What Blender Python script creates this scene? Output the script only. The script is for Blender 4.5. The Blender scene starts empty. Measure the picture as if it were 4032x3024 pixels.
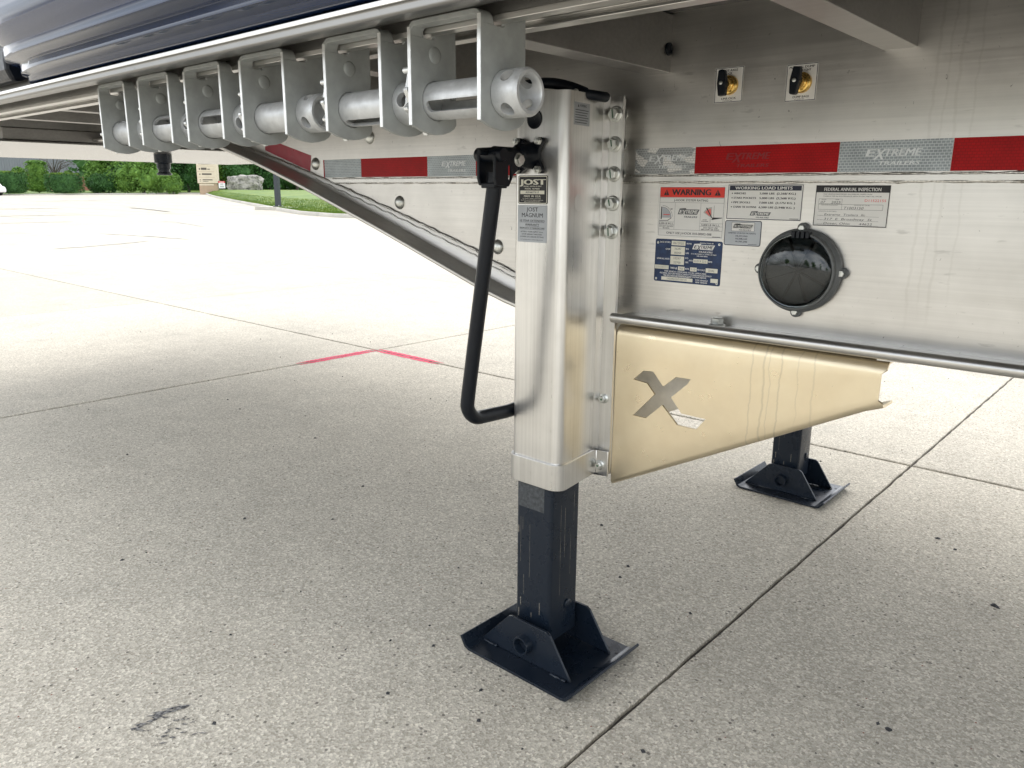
import bpy, bmesh, math, random
from mathutils import Vector, Matrix
random.seed(7)
R = math.radians
scene = bpy.context.scene
COL = scene.collection

# ------------------------------------------------------------------ camera
CAMP = Vector((0.78875, -1.43121, 1.05))
FW = Vector((-0.64386, 0.72636, -0.24052)); RT = Vector((0.74704, 0.66473, 0.00770)); UP = Vector((-0.16547, 0.17472, 0.97061))
cd = bpy.data.cameras.new('camera'); cam = bpy.data.objects.new('camera', cd); COL.objects.link(cam)
m = Matrix.Identity(4)
for i in range(3):
    m[i][0], m[i][1], m[i][2], m[i][3] = RT[i], UP[i], -FW[i], CAMP[i]
cam.matrix_world = m
cd.sensor_width = 36.0; cd.lens = 3047.9 / 4032 * 36; cd.clip_start = 0.05; cd.clip_end = 2000
scene.camera = cam

# ------------------------------------------------------------------ sky, sun, exposure
SUN_EL, SUN_AZ = R(58), R(330)          # azimuth: direction the light comes from, clockwise from +Y
w = bpy.data.worlds.new('World'); scene.world = w; w.use_nodes = True
nt = w.node_tree; nt.nodes.clear()
def wn(t): return nt.nodes.new(t)
sky = wn('ShaderNodeTexSky'); sky.sky_type = 'NISHITA'; sky.sun_disc = False
sky.sun_elevation = SUN_EL; sky.sun_rotation = SUN_AZ; sky.air_density = 1.0; sky.dust_density = 2.0
hs = wn('ShaderNodeHueSaturation'); hs.inputs['Saturation'].default_value = 0.42
tc = wn('ShaderNodeTexCoord'); mp = wn('ShaderNodeMapping'); mp.inputs['Scale'].default_value = (1.0, 1.0, 2.4)
nz = wn('ShaderNodeTexNoise'); nz.inputs['Scale'].default_value = 2.6; nz.inputs['Detail'].default_value = 7; nz.inputs['Roughness'].default_value = 0.55
cr = wn('ShaderNodeValToRGB'); cr.color_ramp.elements[0].position = 0.43; cr.color_ramp.elements[1].position = 0.66
mx = wn('ShaderNodeMix'); mx.data_type = 'RGBA'
bg = wn('ShaderNodeBackground'); bg.inputs['Strength'].default_value = 0.15
out = wn('ShaderNodeOutputWorld')
L = nt.links.new
L(sky.outputs[0], hs.inputs['Color']); L(tc.outputs['Generated'], mp.inputs[0]); L(mp.outputs[0], nz.inputs['Vector'])
L(nz.outputs['Fac'], cr.inputs[0]); L(cr.outputs[0], mx.inputs['Factor']); L(hs.outputs[0], mx.inputs[6])
mx.inputs[7].default_value = (10.2, 10.3, 10.4, 1)
L(mx.outputs[2], bg.inputs['Color']); L(bg.outputs[0], out.inputs[0])
sd = bpy.data.lights.new('sun', 'SUN'); sd.energy = 0.5; sd.angle = R(60); sd.color = (1.0, 0.96, 0.9)
so = bpy.data.objects.new('sun', sd); COL.objects.link(so)
sv = Vector((math.sin(SUN_AZ) * math.cos(SUN_EL), math.cos(SUN_AZ) * math.cos(SUN_EL), math.sin(SUN_EL)))
so.rotation_euler = sv.to_track_quat('Z', 'Y').to_euler(); so.location = (0, 0, 30)
vs = scene.view_settings
vs.view_transform = 'Standard'; vs.look = 'None'; vs.gamma = 1; vs.use_curve_mapping = False; vs.exposure = 1.18
scene.render.engine = 'CYCLES'

# ------------------------------------------------------------------ materials
class N:
    def __init__(s, name):
        s.m = bpy.data.materials.new(name); s.m.use_nodes = True; s.t = s.m.node_tree
        s.b = s.t.nodes['Principled BSDF']
        s.pos = s.new('ShaderNodeNewGeometry').outputs['Position']
    def new(s, t): return s.t.nodes.new(t)
    def link(s, a, b): s.t.links.new(a, b)
    def set(s, **k):
        for a, v in k.items(): s.b.inputs[a.replace('_', ' ')].default_value = v
        return s
    def mapped(s, scale, src=None):
        n = s.new('ShaderNodeMapping'); n.inputs['Scale'].default_value = scale; s.link(src or s.pos, n.inputs[0]); return n.outputs[0]
    def noise(s, scale, detail=4, rough=.55, vec=None, dist=0):
        n = s.new('ShaderNodeTexNoise'); n.inputs['Scale'].default_value = scale; n.inputs['Detail'].default_value = detail
        n.inputs['Roughness'].default_value = rough; n.inputs['Distortion'].default_value = dist; s.link(vec or s.pos, n.inputs['Vector']); return n.outputs['Fac']
    def voro(s, scale, vec=None, feature='F1'):
        n = s.new('ShaderNodeTexVoronoi'); n.feature = feature; n.inputs['Scale'].default_value = scale; s.link(vec or s.pos, n.inputs['Vector']); return n
    def ramp(s, fac, stops):
        n = s.new('ShaderNodeValToRGB'); e = n.color_ramp.elements
        while len(e) < len(stops): e.new(.5)
        for q, (p, c) in zip(e, stops):
            q.position = p; q.color = (c, c, c, 1) if not isinstance(c, tuple) else (*c, 1)
        s.link(fac, n.inputs[0]); return n.outputs[0]
    def math(s, op, a, b=None, clamp=False):
        n = s.new('ShaderNodeMath'); n.operation = op; n.use_clamp = clamp
        for i, v in enumerate((a, b)):
            if v is None: continue
            if isinstance(v, (int, float)): n.inputs[i].default_value = v
            else: s.link(v, n.inputs[i])
        return n.outputs[0]
    def mix(s, fac, a, b, mode='MIX'):
        n = s.new('ShaderNodeMix'); n.data_type = 'RGBA'; n.blend_type = mode
        for i, v in ((0, fac), (6, a), (7, b)):
            if isinstance(v, (int, float)): n.inputs[i].default_value = v
            elif isinstance(v, tuple): n.inputs[i].default_value = (*v, 1)
            else: s.link(v, n.inputs[i])
        return n.outputs[2]
    def color(s, c): s.link(c, s.b.inputs['Base Color']); return s
    def rough(s, c): s.link(c, s.b.inputs['Roughness']); return s
    def bump(s, h, strength=.2, dist=.001):
        n = s.new('ShaderNodeBump'); n.inputs['Strength'].default_value = strength; n.inputs['Distance'].default_value = dist
        s.link(h, n.inputs['Height']); s.link(n.outputs[0], s.b.inputs['Normal']); return s

MAT = {}
def simple(name, col, metal=0, rough=.5, spec=.5, var=.12, scale=30, coat=0):
    n = N(name); n.set(Metallic=metal, Roughness=rough, Coat_Weight=coat)
    n.b.inputs['Specular IOR Level'].default_value = spec
    f = n.noise(scale, 4); lo = tuple(c * (1 - var) for c in col); hi = tuple(min(1, c * (1 + var)) for c in col)
    n.color(n.ramp(f, [(.3, lo), (.7, hi)]))
    n.rough(n.ramp(n.noise(scale * 1.7, 3), [(.3, max(.02, rough * .8)), (.7, min(1, rough * 1.25))]))
    MAT[name] = n.m; return n

def brushed(name, col, rough, axis, metal=.95, streak=.16, smudge=.25):
    """mill-finish metal with fine drawing lines along one axis"""
    n = N(name); n.set(Metallic=metal)
    sc = {'x': (2.5, 90, 160), 'z': (150, 150, 2.0)}[axis]
    st = n.noise(1.0, 5, .65, n.mapped(sc))
    sm = n.noise(5.0, 4, .6, n.mapped((1, 1, 1)))
    sp = n.noise(60, 2, .5, n.mapped((.5, 1, .25) if axis == 'z' else (.35, 1, 1)))
    base = n.ramp(st, [(.25, tuple(c * (1 - streak) for c in col)), (.75, tuple(min(1, c * (1 + streak * .4)) for c in col))])
    d1 = n.ramp(sm, [(.35, 1.0 - smudge * .6), (.6, 1.0)])
    base = n.mix(1.0, base, d1, 'MULTIPLY')
    specks = n.ramp(sp, [(.16, .35), (.24, 1.0)])
    base = n.mix(.6, base, specks, 'MULTIPLY')
    n.base = base; n.color(base)
    r = n.math('ADD', n.math('MULTIPLY', st, .14), n.math('ADD', n.math('MULTIPLY', sm, .12), rough - .13))
    n.rough(r); n.bump(st, .12, .0006); MAT[name] = n.m; return n

def drips(n, base, tab, col, amp=.022, fr=16):
    s = n.new('ShaderNodeSeparateXYZ'); n.link(n.pos, s.inputs[0])
    for k, (xd, z1, wd, st) in enumerate(tab):
        cz = n.new('ShaderNodeCombineXYZ'); n.link(s.outputs[2], cz.inputs[2]); cz.inputs[0].default_value = k * 3.7
        wv = n.math('MULTIPLY', n.math('SUBTRACT', n.noise(fr, 4, .6, cz.outputs[0]), .5), amp)
        dd = n.math('ABSOLUTE', n.math('SUBTRACT', n.math('SUBTRACT', s.outputs[0], xd), wv))
        ln = n.ramp(n.math('DIVIDE', dd, wd), [(.35, 1.0), (.9, 0.0)])
        up_ = n.ramp(n.math('MULTIPLY', n.math('SUBTRACT', s.outputs[2], z1), 8), [(.0, 0.0), (.5, 1.0)])
        base = n.mix(n.math('MULTIPLY', n.math('MULTIPLY', ln, up_), st), base, col)
    return base
def marks(n):
    """rubbed smudges and dried water runs on the beam's skin"""
    b_ = n.mix(1.0, n.base, n.ramp(n.noise(1.0, 3, .5, n.mapped((16, 1, 62))), [(.66, 1.0), (.72, .80)]), 'MULTIPLY')
    b_ = n.mix(1.0, b_, n.ramp(n.noise(1.0, 2, .5, n.mapped((130, 1, 60)), 1.5), [(.22, .45), (.27, 1.0)]), 'MULTIPLY')
    n.color(drips(n, b_, ((.418, .82, .0034, .22), (.436, .84, .0026, .2), (.452, .82, .0036, .22), (.478, .86, .0024, .18)), (.42, .40, .36), .02))
wm = brushed('web_metal', (.665, .645, .61), .34, 'x', streak=.12)
marks(wm)
brushed('plate_metal', (.36, .355, .345), .22, 'x', streak=.55, smudge=.5)  # coupler plate: bold streaks and smudges paint in its light and dark reflections
brushed('flange_metal', (.63, .615, .585), .30, 'x', streak=.10, smudge=.2)
brushed('goose_metal', (.66, .645, .615), .44, 'x', streak=.12, smudge=.2)
brushed('leg_metal', (.75, .74, .715), .30, 'z', smudge=.2)
brushed('rail_metal', (.31, .305, .295), .34, 'x')
brushed('crossmember_metal', (.44, .43, .415), .42, 'x')
simple('deck_metal', (.11, .105, .10), .3, .55, scale=8)
simple('winch_grey', (.34, .355, .345), .2, .5, scale=45, var=.10)
simple('winch_edge', (.72, .73, .72), .7, .36, scale=60)
simple('drum_silver', (.56, .57, .57), .5, .42, scale=60)
simple('zinc', (.62, .63, .60), 1, .36, scale=80)
simple('brass', (.78, .52, .16), 1, .26, scale=80)
simple('black_plastic', (.004, .006, .010), 0, .36, scale=60, spec=.28)
simple('hose_black', (.004, .007, .012), 0, .42, scale=60, spec=.3)
simple('weld', (.62, .60, .56), .95, .33, scale=220, var=.35).bump
nb = N('black_paint'); nb.set(Metallic=0); nb.b.inputs['Specular IOR Level'].default_value = .36
scr = nb.ramp(nb.noise(1.0, 6, .7, nb.mapped((230, 230, 5))), [(.66, 0.0), (.72, 1.0)])
pat = nb.ramp(nb.noise(9, 3), [(.52, 0.0), (.62, 1.0)])
dust = nb.ramp(nb.noise(60, 5, .7), [(.45, 0.0), (.8, .35)])
c0 = nb.mix(nb.math('MULTIPLY', scr, nb.math('MULTIPLY', pat, .7)), (.008, .0135, .023), (.30, .28, .24))
c0 = nb.mix(nb.math('MULTIPLY', dust, .06), c0, (.2, .19, .17))
nb.color(c0); nb.rough(nb.ramp(nb.noise(25, 4), [(.3, .20), (.7, .40)])); MAT['black_paint'] = nb.m
simple('navy_paint', (.008, .020, .062), 0, .07, scale=4, coat=0, var=.05, spec=.5)
simple('white_vinyl', (.74, .73, .70), 0, .42, var=.03)
simple('grey_vinyl', (.40, .42, .44), .35, .42, var=.05)
simple('navy_print', (.010, .014, .035), 0, .45)
simple('black_print', (.014, .014, .016), 0, .5)
simple('grey_print', (.10, .105, .11), 0, .5)
simple('faint_print', (.42, .42, .39), 0, .5)
simple('red_print', (.72, .035, .02), 0, .42, var=.04)
simple('salmon_print', (.70, .16, .14), 0, .5)
simple('pink_print', (.55, .22, .22), 0, .5)
simple('blue_plate', (.012, .030, .085), .25, .35, var=.35, scale=70)
simple('black_plate', (.012, .012, .013), .2, .35)
simple('cream_field', (.70, .68, .58), .1, .42, var=.05)
simple('bone_field', (.66, .64, .54), .1, .42, var=.05)
simple('green_mark', (.01, .09, .035), 0, .5)
simple('housing_grey', (.10, .105, .105), 0, .5, scale=80)
simple('dark_lamp', (.010, .012, .013), 0, .5)
simple('reflector_grey', (.075, .08, .08), .3, .35)
simple('tyre_stain', (.40, .38, .335), 0, .9, scale=3, var=.35)
simple('worn_grey', (.045, .050, .055), 0, .5, scale=120, var=.6)
simple('pebble_dark', (.03, .03, .032), 0, .7)
def glass(name, col, rough=.02):
    n = N(name); n.set(Base_Color=(*col, 1), Roughness=rough, IOR=1.5); n.b.inputs['Transmission Weight'].default_value = 1.0; MAT[name] = n.m
glass('smoked_glass', (.30, .34, .35), .0)
# car window
simple('window_dark', (.02, .024, .03), 0, .06)
# beige plate
n = N('beige_metal'); n.set(Metallic=.85)
b1 = n.ramp(n.noise(14, 5, .6), [(.3, (.74, .63, .445)), (.7, (.80, .695, .50))])
b1 = drips(n, b1, ((.172, .47, .0022, .45), (.196, .50, .0030, .5), (.208, .55, .0016, .4), (.228, .52, .0024, .5), (.262, .61, .0018, .35), (.290, .60, .0026, .35)), (.52, .45, .33))
spk = n.ramp(n.noise(140, 2), [(.18, .85), (.26, 1.0)])
b1 = n.mix(1.0, b1, spk, 'MULTIPLY')
n.color(b1); n.rough(n.ramp(n.noise(30, 4), [(.3, .27), (.7, .40)])); n.bump(n.math('ADD', n.noise(9, 2), n.math('MULTIPLY', n.noise(300, 3), .015)), .18, .003); MAT['beige_metal'] = n.m
simple('back_metal', (.86, .83, .75), .15, .5)
simple('scratch_tan', (.22, .20, .165), 0, .7, scale=300, var=.5)
# concrete
def concrete(name, joints=False, tint=(1, 1, 1)):
    n = N(name); n.set(Roughness=.85); n.b.inputs['Specular IOR Level'].default_value = .25
    big = n.noise(.55, 5, .6)
    med = n.noise(5, 4, .6)
    v1 = n.voro(190); v2 = n.voro(85)
    ag = n.new('ShaderNodeSeparateColor'); n.link(v1.outputs['Color'], ag.inputs[0])
    agr = n.ramp(ag.outputs[0], [(0.0, (.40, .385, .35)), (.40, (.52, .505, .47)), (.75, (.595, .58, .54)), (1.0, (.76, .75, .71))])
    fine = n.ramp(n.noise(260, 3, .7), [(.3, .70), (.7, 1.12)])
    c = n.mix(1.0, agr, fine, 'MULTIPLY')
    c = n.mix(1.0, c, n.ramp(big, [(.3, (.90, .90, .89)), (.7, (1.06, 1.05, 1.03))]), 'MULTIPLY')
    c = n.mix(1.0, c, n.ramp(med, [(.3, .93), (.7, 1.05)]), 'MULTIPLY')
    stn = n.ramp(n.noise(2.2, 6, .68), [(.24, .80), (.40, 1.0)]); c = n.mix(1.0, c, stn, 'MULTIPLY')
    sp = n.new('ShaderNodeSeparateColor'); n.link(v2.outputs['Color'], sp.inputs[0])
    dot = n.math('MULTIPLY', n.math('LESS_THAN', v2.outputs['Distance'], .30), n.math('GREATER_THAN', sp.outputs[1], n.ramp(n.noise(1.3, 3), [(.35, .985), (.65, .90)])))
    c = n.mix(n.math('MULTIPLY', dot, .7), c, (.07, .065, .06))
    pit = n.ramp(n.noise(170, 2, .5, n.mapped((.45, 1, 1))), [(.24, 1.0), (.31, 0.0)])
    c = n.mix(n.math('MULTIPLY', pit, .45), c, (.16, .15, .135))
    rst = n.math('MULTIPLY', n.math('LESS_THAN', v2.outputs['Distance'], .16), n.math('LESS_THAN', sp.outputs[1], .012))
    c = n.mix(rst, c, (.22, .05, .03))
    if joints:
        s = n.new('ShaderNodeSeparateXYZ'); n.link(n.pos, s.inputs[0])
        for ax, off, pitch in ((0, JX0, JXP), (1, JY0, JYP)):
            f = n.math('FRACT', n.math('DIVIDE', n.math('SUBTRACT', s.outputs[ax], off), pitch))
            e = n.math('MULTIPLY', n.math('ABSOLUTE', n.math('SUBTRACT', f, .5)), 2)
            ln = n.ramp(e, [(.974, 0.0), (.984, 1.0)])
            c = n.mix(n.math('MULTIPLY', ln, .75), c, (.12, .11, .10))
    oi = n.new('ShaderNodeObjectInfo'); c = n.mix(1.0, c, n.ramp(oi.outputs['Random'], [(0.0, .93), (1.0, 1.05)]), 'MULTIPLY')
    c = n.mix(1.0, c, tint, 'MULTIPLY')
    n.color(c)
    hgt = n.math('ADD', n.math('MULTIPLY', v1.outputs['Distance'], .6), n.math('MULTIPLY', n.noise(200, 3, .7), 1.0))
    n.bump(hgt, .55, .003); MAT[name] = n.m
JX0, JXP, JY0, JYP = 0.04, 3.37, 1.825, 3.2
concrete('concrete', tint=(1.0, .955, .87)); concrete('concrete_far', True, tint=(.93, .89, .81)); concrete('kerb_concrete', tint=(1.0, .99, .96))
simple('joint_fill', (.07, .063, .055), 0, .9, scale=60, var=.4)
n = N('pink_paint'); n.set(Roughness=.7)
n.color(n.ramp(n.noise(170, 3, .7), [(.34, (.50, .20, .22)), (.44, (.62, .012, .075))])); MAT['pink_paint'] = n.m
n = N('rubber_mark'); n.set(Roughness=.9)
n.color(n.ramp(n.noise(150, 3, .7), [(.42, (.05, .05, .055)), (.58, (.30, .29, .27))])); MAT['rubber_mark'] = n.m
# reflective tape
def tape(name, c1, c2, rough, metal=.0, grain=.5):
    n = N(name); n.set(Roughness=rough, Metallic=metal); n.b.inputs['Specular IOR Level'].default_value = .2
    s = n.new('ShaderNodeSeparateXYZ'); n.link(n.pos, s.inputs[0]); cb = n.new('ShaderNodeCombineXYZ')
    n.link(s.outputs[0], cb.inputs[0]); n.link(s.outputs[2], cb.inputs[1])
    bk = n.new('ShaderNodeTexBrick'); n.link(cb.outputs[0], bk.inputs['Vector'])
    bk.inputs['Scale'].default_value = 1; bk.inputs['Brick Width'].default_value = .0066; bk.inputs['Row Height'].default_value = .0046
    bk.inputs['Mortar Size'].default_value = .00055; bk.inputs['Mortar Smooth'].default_value = .2
    for k, v in (('Color1', c1), ('Color2', tuple(x * .88 for x in c1)), ('Mortar', c2)): bk.inputs[k].default_value = (*v, 1)
    c = n.mix(1.0, bk.outputs[0], n.ramp(n.noise(20, 3), [(.3, .82), (.7, 1.1)]), 'MULTIPLY')
    if grain is True:      # random patches of cells coloured near white
        q = n.voro(46, n.mapped((1, 1, 1.9))); sc_ = n.new('ShaderNodeSeparateColor'); n.link(q.outputs['Color'], sc_.inputs[0])
        c = n.mix(n.math('GREATER_THAN', sc_.outputs[0], .52), c, n.mix(1.0, (.74, .73, .70), n.ramp(bk.outputs['Fac'], [(.3, 1.0), (.7, .62)]), 'MULTIPLY'))
    n.color(c); MAT[name] = n.m
tape('tape_red', (.42, .002, .004), (.26, .002, .003), .45)
tape('tape_white', (.30, .33, .345), (.52, .56, .57), .38, .35)
tape('tape_pale', (.30, .31, .31), (.46, .48, .48), .38, .3, True)
simple('tape_logo', (.62, .64, .64), .3, .4)
simple('tape_logo_red', (.22, .003, .006), 0, .4)
simple('tape_old_red', (.30, .004, .020), 0, .34)
# background
def foliage(name, dark, light, sc=1.6):
    n = N(name); n.set(Roughness=.65); n.b.inputs['Specular IOR Level'].default_value = .25
    f = n.math('ADD', n.math('MULTIPLY', n.noise(sc, 3), .6), n.math('MULTIPLY', n.noise(sc * 6, 2), .4))
    n.color(n.ramp(f, [(.36, dark), (.62, light)])); MAT[name] = n.m
foliage('leaf_dark', (.026, .080, .024), (.070, .175, .044))
foliage('leaf_mid', (.060, .145, .028), (.165, .30, .050))
foliage('leaf_bright', (.07, .14, .018), (.16, .26, .035))
foliage('grass_green', (.050, .125, .006), (.155, .215, .022), .8)
simple('bark', (.085, .070, .058), 0, .9)
simple('soil', (.12, .085, .06), 0, .9, scale=3)
simple('metal_siding', (.19, .20, .225), .1, .5, scale=.4, var=.06)
simple('brick_base', (.30, .13, .09), 0, .8, scale=6)
simple('sign_cream', (.64, .56, .43), 0, .7, scale=3, var=.04)
simple('sign_tan', (.42, .31, .21), 0, .7, scale=3, var=.06)
simple('sign_mark', (.10, .085, .07), 0, .7)
n = N('granite'); n.set(Roughness=.9)
n.color(n.ramp(n.noise(2.2, 7, .7), [(.36, (.10, .095, .09)), (.5, (.30, .285, .26)), (.66, (.46, .43, .39))])); n.bump(n.noise(5, 6), .8, .1); MAT['granite'] = n.m
simple('post_grey', (.035, .042, .05), .2, .45)
simple('car_white', (.78, .79, .80), 0, .22, scale=2, coat=.5, var=.01)
simple('tyre', (.015, .015, .016), 0, .8)
simple('yard_red', (.60, .03, .03), 0, .5)
simple('yard_white', (.78, .78, .78), 0, .5, var=.03)

# ------------------------------------------------------------------ mesh helpers
class MB:
    def __init__(s): s.v = []; s.f = []
    def add(s, v, f):
        o = len(s.v); s.v += [tuple(q) for q in v]; s.f += [tuple(o + i for i in q) for q in f]; return s
    def box(s, x0, x1, y0, y1, z0, z1):
        return s.add([(x0, y0, z0), (x1, y0, z0), (x1, y1, z0), (x0, y1, z0), (x0, y0, z1), (x1, y0, z1), (x1, y1, z1), (x0, y1, z1)],
                     [(0, 3, 2, 1), (4, 5, 6, 7), (0, 1, 5, 4), (1, 2, 6, 5), (2, 3, 7, 6), (3, 0, 4, 7)])
    def prism(s, prof, axis, a, b):
        """extrude a 2D outline along an axis: x -> (y,z), y -> (x,z), z -> (x,y)"""
        def P(q, t): return {'x': (t, q[0], q[1]), 'y': (q[0], t, q[1]), 'z': (q[0], q[1], t)}[axis]
        n = len(prof)
        return s.add([P(q, a) for q in prof] + [P(q, b) for q in prof],
                     [tuple(range(n))[::-1], tuple(range(n, 2 * n))] + [(i, (i + 1) % n, n + (i + 1) % n, n + i) for i in range(n)])
    def cyl(s, c, ax, r, h, seg=20, r2=None, cap=True):
        """cylinder or cone frustum from point c along vector ax for length h"""
        ax = Vector(ax).normalized(); u = ax.orthogonal().normalized(); w_ = ax.cross(u); c = Vector(c); r2 = r if r2 is None else r2
        v = [c + (u * math.cos(t) + w_ * math.sin(t)) * r for t in [2 * math.pi * i / seg for i in range(seg)]]
        v += [c + ax * h + (u * math.cos(t) + w_ * math.sin(t)) * r2 for t in [2 * math.pi * i / seg for i in range(seg)]]
        f = [(i, (i + 1) % seg, seg + (i + 1) % seg, seg + i) for i in range(seg)]
        if cap: f += [tuple(range(seg))[::-1], tuple(range(seg, 2 * seg))]
        return s.add(v, f)
    def lathe(s, c, ax, prof, seg=32, closed=False):
        """prof: list of (radius, distance along ax)"""
        ax = Vector(ax).normalized(); u = ax.orthogonal().normalized(); w_ = ax.cross(u); c = Vector(c); n = len(prof)
        v = []
        for r, h in prof:
            v += [c + ax * h + (u * math.cos(2 * math.pi * i / seg) + w_ * math.sin(2 * math.pi * i / seg)) * r for i in range(seg)]
        f = []
        for k in range(n if closed else n - 1):
            k2 = (k + 1) % n
            f += [(k * seg + i, k * seg + (i + 1) % seg, k2 * seg + (i + 1) % seg, k2 * seg + i) for i in range(seg)]
        return s.add(v, f)
    def tube(s, pts, r, seg=12, jitter=0, flat=1.0):
        pts = [Vector(p) for p in pts]; n = len(pts); v = []; f = []
        up = None
        for i, p in enumerate(pts):
            t = (pts[min(i + 1, n - 1)] - pts[max(i - 1, 0)]).normalized()
            if up is None: up = t.orthogonal().normalized()
            up = (up - t * up.dot(t)).normalized(); w_ = t.cross(up)
            rr = r if not callable(r) else r(i / (n - 1))
            for k in range(seg):
                a = 2 * math.pi * k / seg; q = rr * (1 + random.uniform(-jitter, jitter))
                v.append(p + (up * math.cos(a) + w_ * math.sin(a)) * q)
        for i in range(n - 1):
            f += [(i * seg + k, i * seg + (k + 1) % seg, (i + 1) * seg + (k + 1) % seg, (i + 1) * seg + k) for k in range(seg)]
        f += [tuple(range(seg))[::-1], tuple((n - 1) * seg + k for k in range(seg))]
        return s.add(v, f)
    def sweep(s, sections, closed=True, caps=True):
        n = len(sections[0]); v = [p for q in sections for p in q]; f = []
        for i in range(len(sections) - 1):
            for k in range(n if closed else n - 1):
                f.append((i * n + k, i * n + (k + 1) % n, (i + 1) * n + (k + 1) % n, (i + 1) * n + k))
        if caps and closed: f += [tuple(range(n))[::-1], tuple((len(sections) - 1) * n + k for k in range(n))]
        return s.add(v, f)
    def mesh(s, name, smooth=None, mat=None):
        me = bpy.data.meshes.new(name); me.from_pydata(s.v, [], s.f); me.validate()
        b = bmesh.new(); b.from_mesh(me); bmesh.ops.recalc_face_normals(b, faces=b.faces); b.to_mesh(me); b.free()
        if smooth:
            me.shade_smooth(); me.set_sharp_from_angle(angle=R(smooth))
        if mat: me.materials.append(MAT[mat])
        return me
    def build(s, name, mat, parent=None, smooth=None, bevel=0, label=None):
        me = s.mesh(name, smooth, mat); return link(name, me, parent, bevel, label)

def link(name, me, parent=None, bevel=0, label=None, loc=None):
    o = bpy.data.objects.new(name, me); COL.objects.link(o)
    if parent:
        o.parent = parent
    if loc: o.location = loc
    if bevel:
        b = o.modifiers.new('bevel', 'BEVEL'); b.width = bevel; b.segments = 2; b.limit_method = 'ANGLE'; b.angle_limit = R(35); b.harden_normals = False
    if label: o['label'] = label
    return o
def tag(o, label, cat, group=None, kind=None):
    o['label'] = label; o['category'] = cat
    if group: o['group'] = group
    if kind: o['kind'] = kind
    return o
def struct(o): o['kind'] = 'structure'; return o
def empty(name, loc=(0, 0, 0)):
    o = bpy.data.objects.new(name, None); COL.objects.link(o); o.location = loc; o.empty_display_size = .1; return o
def cut(me_a, cutters, name):
    """boolean difference of meshes, result as a new mesh"""
    a = bpy.data.objects.new('a', me_a); COL.objects.link(a); bs = []
    for c in cutters:
        b = bpy.data.objects.new('b', c); COL.objects.link(b); bs.append(b)
        q = a.modifiers.new('c', 'BOOLEAN'); q.operation = 'DIFFERENCE'; q.solver = 'EXACT'; q.object = b
    dg = bpy.context.evaluated_depsgraph_get(); me = bpy.data.meshes.new_from_object(a.evaluated_get(dg)); me.name = name
    for o in [a] + bs: bpy.data.objects.remove(o)
    return me
def solid(me, t, name):
    a = bpy.data.objects.new('a', me); COL.objects.link(a); q = a.modifiers.new('s', 'SOLIDIFY'); q.thickness = t; q.offset = -1
    dg = bpy.context.evaluated_depsgraph_get(); r = bpy.data.meshes.new_from_object(a.evaluated_get(dg)); r.name = name
    bpy.data.objects.remove(a); return r

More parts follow.
